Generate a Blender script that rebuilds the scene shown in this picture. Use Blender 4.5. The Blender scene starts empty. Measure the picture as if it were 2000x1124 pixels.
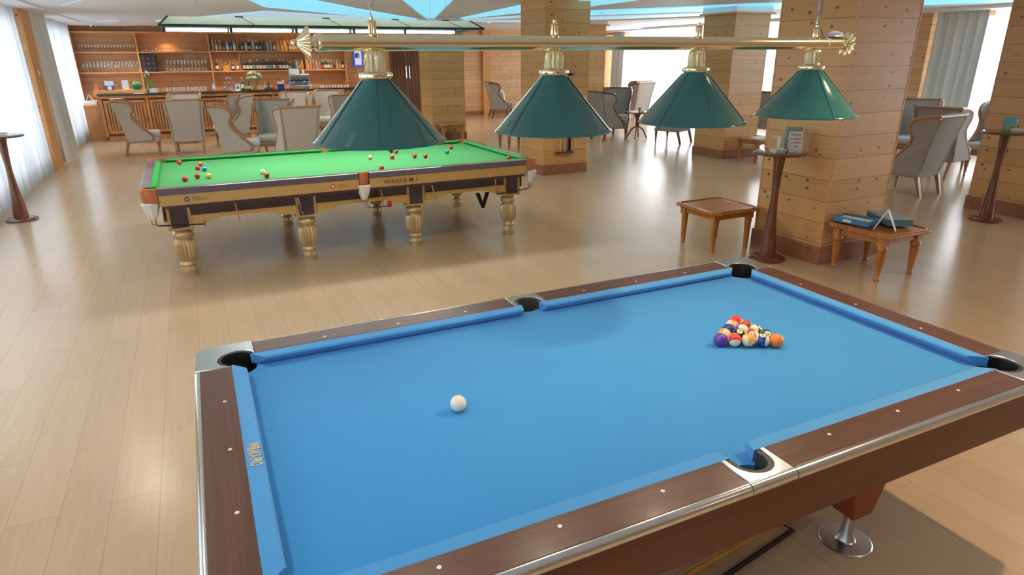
import bpy, math, random
from mathutils import Vector, Matrix
PI=math.pi
random.seed(7)
SC=bpy.context.scene
COL=SC.collection
# ------------------------------------------------------------------ camera
# room axes: +x along the long side of the billiard tables, +y towards the bar
cam=bpy.data.cameras.new('camera'); co=bpy.data.objects.new('camera',cam); COL.objects.link(co)
A=0.445; PITCH=.343957; ROLL=-.00695
F=Vector((math.sin(A)*math.cos(PITCH), math.cos(A)*math.cos(PITCH), -math.sin(PITCH)))
R0=Vector((math.cos(A),-math.sin(A),0)); U0=R0.cross(F)
R1=R0*math.cos(ROLL)+U0*math.sin(ROLL); U1=-R0*math.sin(ROLL)+U0*math.cos(ROLL)
M=Matrix((R1,U1,-F)).transposed().to_4x4(); M.translation=Vector((0,0,1.90685)); co.matrix_world=M
cam.sensor_width=36; cam.lens=1263.16/2000*36; cam.clip_start=.05; cam.clip_end=200
SC.camera=co
# ------------------------------------------------------------------ world, exposure
SC.view_settings.view_transform='Standard'; SC.view_settings.look='None'
SC.view_settings.exposure=0.34; SC.view_settings.gamma=1; SC.view_settings.use_curve_mapping=False
W=bpy.data.worlds.new('world'); SC.world=W; W.use_nodes=True
W.node_tree.nodes['Background'].inputs[0].default_value=(.86,.93,1,1)
W.node_tree.nodes['Background'].inputs[1].default_value=1.7
def area(name,loc,rot,sx,sy,e,col=(1,1,1)):
    l=bpy.data.lights.new(name,'AREA'); l.shape='RECTANGLE'; l.size=sx; l.size_y=sy; l.energy=e; l.color=col
    o=bpy.data.objects.new(name,l); COL.objects.link(o); o.location=loc; o.rotation_euler=rot; return o
# daylight standing outside the window walls
for k,(v0,v1,e) in enumerate([(-4,5.5,300),(7.8,14.0,215),(15.3,20.5,150)]):  # first entry shines through the added unseen window
    area('daylight',(-3.4,(v0+v1)/2,1.5),(0,-PI/2,0),2.5,v1-v0,e,(.93,.97,1))
for k,(v0,v1,e) in enumerate([(-3,8.9,520),(12.6,20.8,600)]):
    area('daylight',(15.6,(v0+v1)/2,1.5),(0,PI/2,0),2.5,v1-v0,e,(.93,.97,1))
def spot(x,y,e=58,col=(1,.80,.55),sz=.16):
    l=bpy.data.lights.new('downlight','SPOT'); l.energy=e; l.color=col; l.spot_size=2.3; l.spot_blend=.6; l.shadow_soft_size=sz
    o=bpy.data.objects.new('downlight',l); COL.objects.link(o); o.location=(x,y,2.68)
SPOTS=[(3.12,1.25),(-.9,3.6),(1.6,4.6),(-.9,.2),(6.9,2.2),(3.4,-1.6),(-1.0,7.2),(4.6,7.6),(7.7,7.4),(1.4,10.6),(4.2,12.6),(7.9,12.2),(-.6,13.4),(2.6,15.6),(7.3,16.6),(11.6,8.8),(11.8,14.6),(7.4,19.6)]  # grid spread for warm fill; only a few fittings are in view
for x,y in SPOTS:
    key=(x,y)==(3.12,1.25)
    spot(x,y,120 if key else (80 if y>13 else (38 if x>4 else 60)),(1,.70,.40) if key else (1,.87,.70),.035 if key or x>4 else .16)
for x in (-1.3,1.0,3.3): spot(x,17.6,75,(1,.90,.76))  # added spots without fittings, brighten the bar front
for x in (-1.2,1.2,3.6): spot(x,19.95,95,(1,.88,.7))  # more added spots without fittings, brighten the shelf wall
# warm spots set in the shelf wall above the glasses and above the bottles
for x in (-.35,2.9): 
    l=bpy.data.lights.new('shelf_spot','SPOT'); l.energy=14; l.color=(1,.66,.25); l.spot_size=1.9; l.spot_blend=.7; l.shadow_soft_size=.03
    o=bpy.data.objects.new('shelf_spot',l); COL.objects.link(o); o.location=(x,20.95,2.5)
# ------------------------------------------------------------------ materials
MATS={}
def nt(name):
    m=bpy.data.materials.new(name); m.use_nodes=True; MATS[name]=m
    return m,m.node_tree,m.node_tree.nodes['Principled BSDF']
def plain(name,c,rough=.5,metal=0,coat=0,spec=.5,noise=0,nscale=40,sheen=0):
    m,t,b=nt(name); b.inputs['Base Color'].default_value=(*c,1); b.inputs['Roughness'].default_value=rough
    b.inputs['Metallic'].default_value=metal; b.inputs['Coat Weight'].default_value=coat; b.inputs['Specular IOR Level'].default_value=spec
    b.inputs['Sheen Weight'].default_value=sheen
    if noise:
        tc=t.nodes.new('ShaderNodeTexCoord'); n=t.nodes.new('ShaderNodeTexNoise'); n.inputs['Scale'].default_value=nscale; n.inputs['Detail'].default_value=4
        r=t.nodes.new('ShaderNodeMapRange'); r.inputs[3].default_value=1-noise; r.inputs[4].default_value=1+noise
        mx=t.nodes.new('ShaderNodeMix'); mx.data_type='RGBA'; mx.blend_type='MULTIPLY'; mx.inputs[0].default_value=1; mx.inputs[6].default_value=(*c,1)
        t.links.new(tc.outputs['Object'],n.inputs['Vector']); t.links.new(n.outputs['Fac'],r.inputs[0]); t.links.new(r.outputs[0],mx.inputs[7]); t.links.new(mx.outputs[2],b.inputs['Base Color'])
    return m
def emis(name,c,s):
    m,t,b=nt(name); b.inputs['Base Color'].default_value=(*c,1); b.inputs['Emission Color'].default_value=(*c,1); b.inputs['Emission Strength'].default_value=s; return m
def boards(name,c1,c2,row,length,mortar,mcol,rot=False,rough=.45,knots=0,grain=.14,kcol=(.16,.06,.025),msize=.003,coat=0,gscale=(1.6,38)):
    m,t,b=nt(name); N=t.nodes.new; L=t.links.new
    uv=N('ShaderNodeUVMap'); mp=N('ShaderNodeMapping'); L(uv.outputs[0],mp.inputs[0])
    if rot: mp.inputs['Rotation'].default_value=(0,0,PI/2)
    if length>20: mp.inputs['Location'].default_value=(7.3,0,0)
    br=N('ShaderNodeTexBrick'); br.inputs['Scale'].default_value=1; br.inputs['Brick Width'].default_value=length; br.inputs['Row Height'].default_value=row
    br.inputs['Mortar Size'].default_value=msize; br.inputs['Mortar Smooth'].default_value=.3; br.offset=.37; br.offset_frequency=2; br.squash=1
    br.inputs['Color1'].default_value=(*c1,1); br.inputs['Color2'].default_value=(*c2,1); br.inputs['Mortar'].default_value=(*mcol,1)
    L(mp.outputs[0],br.inputs['Vector'])
    g=N('ShaderNodeMapping'); g.inputs['Scale'].default_value=(gscale[0],gscale[1],1); L(mp.outputs[0],g.inputs[0])
    n=N('ShaderNodeTexNoise'); n.inputs['Scale'].default_value=1; n.inputs['Detail'].default_value=5; n.inputs['Distortion'].default_value=.8; L(g.outputs[0],n.inputs['Vector'])
    r=N('ShaderNodeMapRange'); r.inputs[3].default_value=1-grain; r.inputs[4].default_value=1+grain; L(n.outputs['Fac'],r.inputs[0])
    mx=N('ShaderNodeMix'); mx.data_type='RGBA'; mx.blend_type='MULTIPLY'; mx.inputs[0].default_value=1; L(br.outputs['Color'],mx.inputs[6]); L(r.outputs[0],mx.inputs[7])
    out=mx.outputs[2]
    if knots:
        k=N('ShaderNodeMapping'); k.inputs['Scale'].default_value=(knots*.85,knots*1.25,1); k.inputs['Location'].default_value=(.3,.7,0); L(mp.outputs[0],k.inputs[0])
        v=N('ShaderNodeTexVoronoi'); v.voronoi_dimensions='2D'; v.inputs['Scale'].default_value=1; L(k.outputs[0],v.inputs['Vector'])
        sx=N('ShaderNodeSeparateColor'); L(v.outputs['Color'],sx.inputs[0])
        th=N('ShaderNodeMapRange'); th.inputs[1].default_value=.25; th.inputs[2].default_value=1; th.inputs[3].default_value=.02; th.inputs[4].default_value=.078; L(sx.outputs[0],th.inputs[0])
        dv=N('ShaderNodeMath'); dv.operation='DIVIDE'; L(v.outputs['Distance'],dv.inputs[0]); L(th.outputs[0],dv.inputs[1])
        rr=N('ShaderNodeMapRange'); rr.inputs[1].default_value=.7; rr.inputs[2].default_value=1.5; rr.inputs[3].default_value=1; rr.inputs[4].default_value=0; L(dv.outputs[0],rr.inputs[0])
        sm=N('ShaderNodeMath'); sm.operation='MULTIPLY'; sm.inputs[1].default_value=.92; L(rr.outputs[0],sm.inputs[0])
        m2=N('ShaderNodeMix'); m2.data_type='RGBA'; L(sm.outputs[0],m2.inputs[0]); L(out,m2.inputs[6]); m2.inputs[7].default_value=(*kcol,1); out=m2.outputs[2]
    L(out,b.inputs['Base Color']); b.inputs['Roughness'].default_value=rough; b.inputs['Coat Weight'].default_value=coat; b.inputs['Coat Roughness'].default_value=.2
    bp=N('ShaderNodeBump'); bp.inputs['Strength'].default_value=.25; bp.inputs['Distance'].default_value=.003; L(br.outputs['Fac'],bp.inputs['Height']); bp.invert=True; L(bp.outputs[0],b.inputs['Normal'])
    return m
def wood(name,c1,c2,scale=(2,30,30),rough=.35,coat=0):
    m,t,b=nt(name); N=t.nodes.new; L=t.links.new
    tc=N('ShaderNodeTexCoord'); mp=N('ShaderNodeMapping'); mp.inputs['Scale'].default_value=scale; L(tc.outputs['Object'],mp.inputs[0])
    n=N('ShaderNodeTexNoise'); n.inputs['Scale'].default_value=1; n.inputs['Detail'].default_value=6; n.inputs['Distortion'].default_value=1.2; L(mp.outputs[0],n.inputs['Vector'])
    r=N('ShaderNodeValToRGB'); r.color_ramp.elements[0].position=.3; r.color_ramp.elements[0].color=(*c1,1); r.color_ramp.elements[1].position=.7; r.color_ramp.elements[1].color=(*c2,1)
    L(n.outputs['Fac'],r.inputs[0]); L(r.outputs[0],b.inputs['Base Color']); b.inputs['Roughness'].default_value=rough; b.inputs['Coat Weight'].default_value=coat; b.inputs['Coat Roughness'].default_value=.12
    return m
def sheer(name,c,tr):
    m,t,b=nt(name); N=t.nodes.new; L=t.links.new; t.nodes.remove(b); o=t.nodes['Material Output']
    d=N('ShaderNodeBsdfDiffuse'); d.inputs[0].default_value=(*c,1); tl=N('ShaderNodeBsdfTranslucent'); tl.inputs[0].default_value=(*c,1)
    a=N('ShaderNodeMixShader'); a.inputs[0].default_value=.6; L(d.outputs[0],a.inputs[1]); L(tl.outputs[0],a.inputs[2])
    tp=N('ShaderNodeBsdfTransparent'); x=N('ShaderNodeMixShader'); x.inputs[0].default_value=tr; L(a.outputs[0],x.inputs[1]); L(tp.outputs[0],x.inputs[2]); L(x.outputs[0],o.inputs[0]); return m
def thin_glass(name,c,g=.12,rough=.02):
    m,t,b=nt(name); N=t.nodes.new; L=t.links.new; t.nodes.remove(b); o=t.nodes['Material Output']
    tp=N('ShaderNodeBsdfTransparent'); tp.inputs[0].default_value=(*c,1); gl=N('ShaderNodeBsdfGlossy'); gl.inputs['Roughness'].default_value=rough
    lw=N('ShaderNodeLayerWeight'); lw.inputs[0].default_value=.35; mr=N('ShaderNodeMapRange'); mr.inputs[3].default_value=g; mr.inputs[4].default_value=.75; L(lw.outputs['Facing'],mr.inputs[0])
    x=N('ShaderNodeMixShader'); L(mr.outputs[0],x.inputs[0]); L(tp.outputs[0],x.inputs[1]); L(gl.outputs[0],x.inputs[2]); L(x.outputs[0],o.inputs[0]); return m
pine=boards('pine_boards',(.58,.315,.11),(.68,.39,.155),.2,40,0,(.22,.09,.03),rough=.40,knots=4.8,coat=.12,kcol=(.10,.03,.012),grain=.2)
pineW=boards('pine_wall_boards',(.64,.365,.175),(.74,.46,.235),.145,6,0,(.28,.11,.04),rough=.45,knots=4.6,kcol=(.12,.04,.015))
floorm=boards('floor_planks',(.51,.375,.24),(.54,.40,.258),.2,1.5,0,(.38,.27,.165),rot=True,rough=.23,grain=.10,msize=.0016,coat=.22,gscale=(2.5,45))
skirt=wood('skirting_wood',(.24,.09,.045),(.36,.15,.08),(2,18,18),.4)
oak=wood('oak',(.38,.135,.022),(.54,.215,.045),(14,14,3),.32,.3)
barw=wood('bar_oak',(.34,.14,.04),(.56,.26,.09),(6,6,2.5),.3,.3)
bar_shade=wood('bar_shadow_oak',(.10,.04,.015),(.20,.085,.03),(6,6,2.5),.4)  # dark tone paints the shadow gaps between the bar panels
shelfw=wood('shelf_pine',(.60,.28,.09),(.74,.38,.14),(2,20,20),.4)
trimw=wood('chair_trim_wood',(.30,.13,.055),(.46,.23,.11),(12,12,12),.35,.2)
trimd=wood('dark_trim_wood',(.10,.035,.018),(.19,.075,.035),(12,12,12),.3,.3)
mahog=wood('mahogany',(.115,.035,.016),(.20,.065,.030),(10,10,3),.22,.5)
railw=wood('rail_rosewood',(.075,.027,.018),(.125,.048,.032),(1.2,45,45),.38,.12)
railw2=wood('rail_rosewood_short',(.075,.027,.018),(.125,.048,.032),(45,1.2,45),.38,.12)
legw=wood('leg_mahogany',(.20,.035,.010),(.30,.055,.016),(20,20,2),.35,.1)
cabw=wood('cabinet_mahogany',(.10,.019,.006),(.14,.028,.009),(1.5,20,20),.4,.1)
doorw=wood('dark_door_wood',(.07,.028,.015),(.20,.095,.05),(30,30,1.5),.4)
wax=plain('plaster_white',(.80,.83,.86),.7)
ceilm=plain('ceiling_paint',(.79,.85,.92),.6,noise=.02,nscale=.5)
ceilb=plain('ceiling_beige',(.62,.56,.51),.5)
cyan=emis('cyan_cove_glow',(.22,.66,.88),.7); palec=emis('pale_blue_cove_glow',(.45,.72,.9),.45); deepc=emis('deep_cyan_cove_glow',(.03,.55,.75),.6)  # emission paints the coloured light of the ceiling recesses
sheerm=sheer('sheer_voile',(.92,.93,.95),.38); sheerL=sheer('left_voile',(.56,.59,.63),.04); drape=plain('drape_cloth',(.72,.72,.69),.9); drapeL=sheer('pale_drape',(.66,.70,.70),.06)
winfr=plain('window_frame_white',(.85,.85,.85),.4); pane=thin_glass('window_glass',(1,1,1),.05)
fabL=plain('beige_linen',(.47,.415,.355),.9,noise=.06,nscale=60,sheen=.2); fabG=plain('grey_linen',(.33,.295,.26),.9,noise=.07,nscale=60,sheen=.2)
seatL=plain('pale_seat_fabric',(.52,.50,.47),.9,noise=.05,nscale=50)
brass=plain('polished_brass',(.93,.82,.52),.12,1); brassp=plain('pale_brass',(.93,.82,.55),.16,1)
goldp=plain('gold_paint',(.62,.47,.26),.35,.5,noise=.08,nscale=20); goldb=plain('gold_band',(.58,.38,.14),.4,.25,noise=.05,nscale=10)
chrome=plain('chrome',(.80,.81,.82),.16,1); steel=plain('steel',(.55,.57,.6),.3,1); cast=plain('cast_alloy',(.60,.65,.70),.25,1); strip=plain('chrome_strip',(.74,.77,.80),.16,1)
blk=plain('black_rubber',(.012,.012,.014),.45); blkm=plain('black_metal',(.02,.02,.022),.35,.4)
aubg=plain('aubergine_lacquer',(.055,.035,.05),.22,0,.5); aubt=plain('aubergine_rail_top',(.13,.11,.15),.2,0,.7)
liner=plain('pocket_liner_grey',(.06,.055,.052),.5)
bluec=plain('blue_cloth',(.022,.27,.68),.88,noise=.035,nscale=6,sheen=.22); bluecu=plain('blue_cushion_cloth',(.045,.31,.72),.88,noise=.03,nscale=9,sheen=.3)
grnc=plain('green_cloth',(.045,.285,.07),.9,noise=.03,nscale=5,sheen=.06); grncu=plain('green_cushion_cloth',(.02,.32,.05),.9)
leather=plain('tan_leather',(.52,.17,.06),.45,noise=.1,nscale=30); net=plain('white_net',(.80,.80,.80),.8)
lampg=plain('green_enamel',(.020,.165,.160),.13,0,.45); lampw=plain('white_enamel',(.85,.83,.78),.4); bulbm=emis('lit_bulb',(1,.82,.55),8)
tube_e=emis('fluorescent_tube',(.93,.98,1),11); hoodm=sheer('hood_diffuser',(.88,.84,.88),0); hoodd=plain('hood_dark_frame',(.03,.05,.055),.4)
white=plain('white_paint',(.85,.85,.85),.5); ivory=plain('ivory',(.86,.82,.68),.15,0,.5); cream=plain('cream',(.82,.78,.66),.5); offw=plain('porcelain',(.85,.86,.86),.25,0,.4)
gtext=plain('gold_print',(.80,.62,.28),.5); dtext=plain('dark_print',(.05,.025,.02),.5); rtext=plain('red_print',(.6,.05,.03),.5); gyprint=plain('grey_print',(.06,.07,.10),.5)
glassm=thin_glass('drinking_glass',(.93,.95,.95),.16); stonet=plain('dark_bar_top',(.035,.025,.022),.2,0,.5)
gldark=plain('wine_glass_dark',(.012,.016,.014),.12,0,.5); glgreen=plain('bottle_green',(.015,.07,.02),.12,0,.5); gldeep=plain('bottle_blue',(.02,.07,.25),.12,0,.5)
glclear=plain('bottle_clear',(.40,.46,.48),.1,0,.5); glamber=plain('bottle_amber',(.36,.13,.03),.12,0,.5); glpink=plain('bottle_rose',(.55,.16,.13),.15,0,.5); glyel=plain('bottle_yellow',(.75,.42,.08),.15,0,.5)
labw=plain('paper_label',(.75,.74,.68),.7); labb=plain('blue_label',(.25,.38,.62),.7); labg=plain('green_label',(.3,.48,.42),.7); labr=plain('red_label',(.55,.14,.1),.7); labo=plain('orange_label',(.75,.38,.10),.7)
terra=plain('terracotta',(.52,.20,.09),.6); potg=plain('glazed_green',(.01,.20,.13),.2,0,.5); cactus=plain('cactus_green',(.26,.50,.18),.6,noise=.15,nscale=60)
leaf=plain('leaf_green',(.10,.32,.05),.5); petal=plain('white_petal',(.86,.85,.78),.6); orangep=plain('orange_blossom',(.70,.32,.10),.6)
purple=plain('dark_plum_paint',(.03,.016,.03),.5); orangeb=plain('orange_lacquer',(.75,.30,.04),.35)
bluebox=plain('blue_box',(.05,.24,.46),.5); tealbox=plain('teal_box',(.10,.26,.33),.55); tealtop=plain('grey_blue_lid',(.30,.37,.44),.6); deepblue=plain('deep_blue',(.02,.04,.22),.3)
bluefr=emis('blue_frame',(.03,.09,.75),.55); screen=emis('lit_panel',(.62,.75,.95),.55); exitg=emis('exit_panel',(.45,.82,.66),.6); phoneE=emis('lit_pale_panel',(.62,.70,.95),.5)
phonep=plain('pale_print',(.62,.68,.85),.4); phoned=plain('slate_print',(.05,.12,.22),.4)
plast=plain('blue_plastic_film',(.50,.60,.80),.35); cordg=plain('grey_green_cord',(.22,.27,.22),.6); tapem=plain('clear_tape',(.80,.78,.66),.3)
cueh=wood('cue_honey',(.46,.20,.045),(.60,.30,.08),(3,30,30),.25,.5)
cuew=wood('cue_maple',(.60,.36,.13),(.74,.48,.20),(30,30,1),.25,.5)
# ------------------------------------------------------------------ mesh builder
class MB:
    def __init__(s): s.v=[]; s.f=[]; s.m=[]
    def add(s,vs,fs,mi=0):
        o=len(s.v); s.v+= [tuple(p) for p in vs]; s.f+=[tuple(i+o for i in f) for f in fs]; s.m+=[mi]*len(fs); return s
    def box(s,x0,x1,y0,y1,z0,z1,mi=0):
        vs=[(x0,y0,z0),(x1,y0,z0),(x1,y1,z0),(x0,y1,z0),(x0,y0,z1),(x1,y0,z1),(x1,y1,z1),(x0,y1,z1)]
        return s.add(vs,[(0,3,2,1),(4,5,6,7),(0,1,5,4),(1,2,6,5),(2,3,7,6),(3,0,4,7)],mi)
    def prism(s,poly,z0,z1,mi=0,tf=None):
        n=len(poly); vs=[(x,y,z0) for x,y in poly]+[(x,y,z1) for x,y in poly]
        if tf: vs=[tf(p) for p in vs]
        return s.add(vs,[tuple(range(n))[::-1],tuple(range(n,2*n))]+[(i,(i+1)%n,n+(i+1)%n,n+i) for i in range(n)],mi)
    def lathe(s,prof,c=(0,0,0),n=24,mi=0,flute=None,cap=True,tf=None):
        vs=[]; 
        for r,z in prof:
            for k in range(n):
                a=2*PI*k/n; q=r
                if flute and flute[0]<=z<=flute[1]: q=r*(1-flute[3]*(k%2)) if flute[2]==0 else r*(1-flute[3]*.5*(1-math.cos(a*flute[2])))
                p=(c[0]+q*math.cos(a),c[1]+q*math.sin(a),c[2]+z); vs.append(tf(p) if tf else p)
        fs=[(i*n+k,i*n+(k+1)%n,(i+1)*n+(k+1)%n,(i+1)*n+k) for i in range(len(prof)-1) for k in range(n)]
        if cap:
            if prof[0][0]>1e-6: fs.append(tuple(range(n))[::-1])
            if prof[-1][0]>1e-6: fs.append(tuple(range((len(prof)-1)*n,len(prof)*n)))
        return s.add(vs,fs,mi)
    def tube(s,pts,r,n=8,mi=0,flat=1):
        pts=[Vector(p) for p in pts]; rs=r if isinstance(r,(list,tuple)) else [r]*len(pts); vs=[]; up=None
        for i,p in enumerate(pts):
            d=(pts[min(i+1,len(pts)-1)]-pts[max(i-1,0)]).normalized()
            if up is None: up=Vector((0,0,1)) if abs(d.z)<.9 else Vector((1,0,0))
            a=d.cross(up).normalized(); b=a.cross(d).normalized(); up=b
            for k in range(n):
                t=2*PI*k/n; vs.append(p+a*rs[i]*math.cos(t)+b*rs[i]*flat*math.sin(t))
        fs=[(i*n+k,(i+1)*n+k,(i+1)*n+(k+1)%n,i*n+(k+1)%n) for i in range(len(pts)-1) for k in range(n)]
        fs+= [tuple(range(n)),tuple(range((len(pts)-1)*n,len(pts)*n))[::-1]]
        return s.add(vs,fs,mi)
    def sphere(s,c,r,n=16,m=10,mi=0,sc=(1,1,1)):
        vs=[]; 
        for i in range(m+1):
            t=PI*i/m
            for k in range(n): a=2*PI*k/n; vs.append((c[0]+r*sc[0]*math.sin(t)*math.cos(a),c[1]+r*sc[1]*math.sin(t)*math.sin(a),c[2]-r*sc[2]*math.cos(t)))
        fs=[(i*n+k,i*n+(k+1)%n,(i+1)*n+(k+1)%n,(i+1)*n+k) for i in range(m) for k in range(n)]
        return s.add(vs,fs,mi)
    def grid(s,fn,nu,nv,mi=0):
        vs=[fn(i/nu,j/nv) for j in range(nv+1) for i in range(nu+1)]
        return s.add(vs,[(j*(nu+1)+i,j*(nu+1)+i+1,(j+1)*(nu+1)+i+1,(j+1)*(nu+1)+i) for j in range(nv) for i in range(nu)],mi)
    def build(s,name,mats,parent=None,smooth=False,bev=0,loc=None,rz=0,label=None,auto=None):
        me=bpy.data.meshes.new(name); me.from_pydata(s.v,[],s.f); me.update()
        mats=mats if isinstance(mats,(list,tuple)) else [mats]
        for m in mats: me.materials.append(m)
        me.polygons.foreach_set('material_index',s.m)
        uvl=me.uv_layers.new(name='UVMap'); 
        for p in me.polygons:
            n=p.normal; ax=max(range(3),key=lambda k:abs(n[k]))
            for li in p.loop_indices:
                c=me.vertices[me.loops[li].vertex_index].co
                uvl.data[li].uv=(c.y+.13,c.z) if ax==0 else ((c.x,c.z) if ax==1 else (c.x,c.y))
        if smooth: 
            me.polygons.foreach_set('use_smooth',[True]*len(me.polygons))
            try: me.set_sharp_from_angle(angle=math.radians(auto or 40))
            except Exception: pass
        o=bpy.data.objects.new(name,me); COL.objects.link(o)
        if parent: o.parent=parent
        if loc: o.location=loc
        o.rotation_euler.z=rz
        if bev:
            b=o.modifiers.new('bevel','BEVEL'); b.width=bev; b.segments=2; b.limit_method='ANGLE'
        if label: o['label']=label
        return o
def thing(name,label,cat,loc=(0,0,0),rz=0,group=None):
    o=bpy.data.objects.new(name,None); COL.objects.link(o); o.location=loc; o.rotation_euler=(0,0,rz); o.empty_display_size=.1
    o['label']=label; o['category']=cat
    if group: o['group']=group
    return o
def tag(o,label,cat,group=None):
    o['label']=label; o['category']=cat
    if group: o['group']=group
    return o
def struct(mb,name,mat,parent=None,**k):
    o=mb.build(name,mat,parent,**k)
    if not parent: o['kind']='structure'
    return o
def kids(o): return [c for c in bpy.data.objects if c.parent==o]
def dup(root,loc,rz,label,group=None):
    def rec(o,par):
        c=o.copy(); COL.objects.link(c); c.parent=par
        for ch in tree.get(o.name,[]): rec(ch,c)
        return c
    tree={}
    for x in list(bpy.data.objects):
        if x.parent: tree.setdefault(x.parent.name,[]).append(x)
    r=rec(root,None); r.location=loc; r.rotation_euler=(0,0,rz); r['label']=label
    if group: r['group']=group
    return r
def text(s,size,mat,name,parent,mtx,ext=.0006):
    cu=bpy.data.curves.new(name,'FONT'); cu.body=s; cu.size=size; cu.extrude=ext; cu.align_x='CENTER'; cu.align_y='CENTER'; cu.resolution_u=3; cu.offset=size*.005
    to=bpy.data.objects.new(name,cu); COL.objects.link(to); me=bpy.data.meshes.new_from_object(to); bpy.data.objects.remove(to)
    me.materials.clear(); me.materials.append(mat); o=bpy.data.objects.new(name,me); COL.objects.link(o); o.parent=parent; o.matrix_local=mtx; return o
def frame(x,y,z,loc): # matrix from axes
    m=Matrix((Vector(x),Vector(y),Vector(z))).transposed().to_4x4(); m.translation=Vector(loc); return m
ORD=['first','second','third','fourth','fifth','sixth','seventh','eighth','ninth','tenth','eleventh','twelfth','thirteenth','fourteenth','fifteenth','sixteenth','seventeenth','eighteenth','nineteenth','twentieth']
# ================================================================== SETTING
X0,X1,Y0,Y1,ZC=-2.56,14.3,-5.0,21.2,2.75
struct(MB().box(X0-.3,X1+.3,Y0-.3,Y1+.3,-.1,0),'floor',floorm)
struct(MB().box(X0-.3,X1+.3,Y0-.3,Y1+.3,ZC,ZC+.2),'ceiling',ceilm)
def wall_open(mb,x0,x1,y0,y1,opens,axis='y'):
    # wall slab with full-height window openings; opens: (a,b,sill,head)
    cur=y0
    for a,b,s,h in opens:
        mb.box(x0,x1,cur,a,0,ZC); mb.box(x0,x1,a,b,0,s); mb.box(x0,x1,a,b,h,ZC); cur=b
    mb.box(x0,x1,cur,y1,0,ZC)
WL=[(-4,5.5,.25,2.6),(7.6,14.05,.25,2.6),(15.2,20.5,.25,2.6)]  # first opening is out of view, added for fill light
m=MB(); wall_open(m,X0-.25,X0,Y0,Y1,WL); m.box(X0,X0+.16,14.25,14.95,0,ZC); m.box(X0,X0+.05,20.75,21.2,0,ZC); struct(m,'wall_left',pineW)
WR=[(-3,8.9,.3,2.6),(12.6,20.9,.3,2.6)]
m=MB(); wall_open(m,X1,X1+.25,Y0,Y1,WR); m.box(X1-.3,X1,9.2,12.4,0,ZC); struct(m,'wall_right',pineW)
struct(MB().box(X0-.25,5.9,Y1,Y1+.2,0,ZC).box(6.95,X1+.25,Y1,Y1+.2,0,ZC).box(5.9,6.95,Y1,Y1+.2,2.3,ZC),'wall_back',pineW)
struct(MB().box(X0-.25,X1+.25,Y0-.2,Y0,0,ZC),'wall_front',pineW)
struct(MB().box(6.95,X1,Y1-.025,Y1,0,.14),'baseboard_back',skirt)
struct(MB().box(9.05,9.32,Y1-.10,Y1,0,ZC),'trim_1',shelfw)
struct(MB().box(13.5,X1,Y1-.16,Y1-.02,0,ZC-.15),'trim_2',shelfw)
struct(MB().box(X0+.16,X0+.20,14.25,14.95,0,ZC-.02),'trim_3',shelfw)
struct(MB().box(X1-.75,X1-.02,Y0,21.0,2.68,ZC),'trim_4',wax)   # curtain pelmet along the right windows
struct(MB().box(X0,X0+.5,Y0,20.7,ZC-.03,ZC),'trim_5',wax)
# dropped white ceiling bulkheads over the bar
m=MB(); m.prism([(X0+.05,19.0),(-1.7,19.0),(-1.2,18.4),(15,18.4),(15,20.6),(-.9,20.6),(-1.5,21.1),(X0+.05,21.1)],ZC-.035,ZC); struct(m,'trim_6',wax)
# window frames and panes
def window(name,x,y0,y1,s,h,n):
    f=MB(); w=.06
    f.box(x-.04,x+.04,y0,y1,s,s+w).box(x-.04,x+.04,y0,y1,h-w,h)
    for k in range(n+1):
        y=y0+(y1-y0-w)*k/n; f.box(x-.04,x+.04,y,y+w,s+w,h-w)
    o=struct(f,name,winfr); MB().box(x-.004,x+.004,y0+w,y1-w,s+w,h-w).build('pane',pane,o)
for i,(a,b,s,h) in enumerate(WL): window('window_%d'%(i+1),X0-.12,a,b,s,h,4)
for i,(a,b,s,h) in enumerate(WR): window('window_%d'%(i+4),X1+.12,a,b,s,h,5)
# double door in the back wall
d=struct(MB().box(5.9,6.95,Y1-.04,Y1+.02,2.14,2.3).box(5.9,5.96,Y1-.04,Y1+.02,0,2.14).box(6.89,6.95,Y1-.04,Y1+.02,0,2.14),'door_1',doorw)
for x0,x1,hx in ((5.96,6.42,6.37),(6.43,6.89,6.48)):
    l=MB().box(x0,x1,Y1-.03,Y1+.03,0,2.13); 
    for k in range(4): xx=x0+.03+k*.108; l.box(xx,xx+.085,Y1-.042,Y1-.03,.08,2.05)
    l=l.build('door_leaf',doorw,d); MB().tube([(hx,Y1-.045,1.22),(hx,Y1-.10,1.25),(hx,Y1-.10,1.63),(hx,Y1-.045,1.66)],.011).build('handle',chrome,l,smooth=True)
# ceiling panels; flush glowing polygons stand in for the light inside the coves
def cpanel(pts,mat,name,label,cat,th=.02,group=None):
    o=MB().prism(pts,ZC-th,ZC-.001).build(name,mat); 
    if cat: tag(o,label,cat,group)
    else: o['kind']='structure'
    return o
cpanel([(0.907, 10.799), (1.564, 10.549), (3.055, 12.904), (5.097, 15.746), (5.202, 16.195), (3.533, 14.968), (1.401, 12.801)],cyan,'cove_glow_panel','broad cyan lit cove running from the top left towards the ceiling star','ceiling light')
cpanel([(-0.489, 18.514), (1.564, 14.044), (5.062, 16.24), (4.078, 17.325), (2.281, 16.665), (0.599, 17.919)],palec,'cove_glow_panel','thin pale blue lit cove just above the fluorescent hood','ceiling light')
cpanel([(3.048, 10.171), (3.799, 9.886), (5.328, 15.212), (5.151, 15.27)],cyan,'cove_glow_panel','cyan lit wedge in the point of the ceiling star at top centre','ceiling light')
cpanel([(2.753, 10.283), (3.027, 10.179), (5.118, 15.281), (5.152, 15.496)],wax,'trim_7','',None)
cpanel([(3.82, 9.878), (3.992, 9.813), (5.489, 15.386), (5.361, 15.201)],wax,'trim_8','',None)
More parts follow.
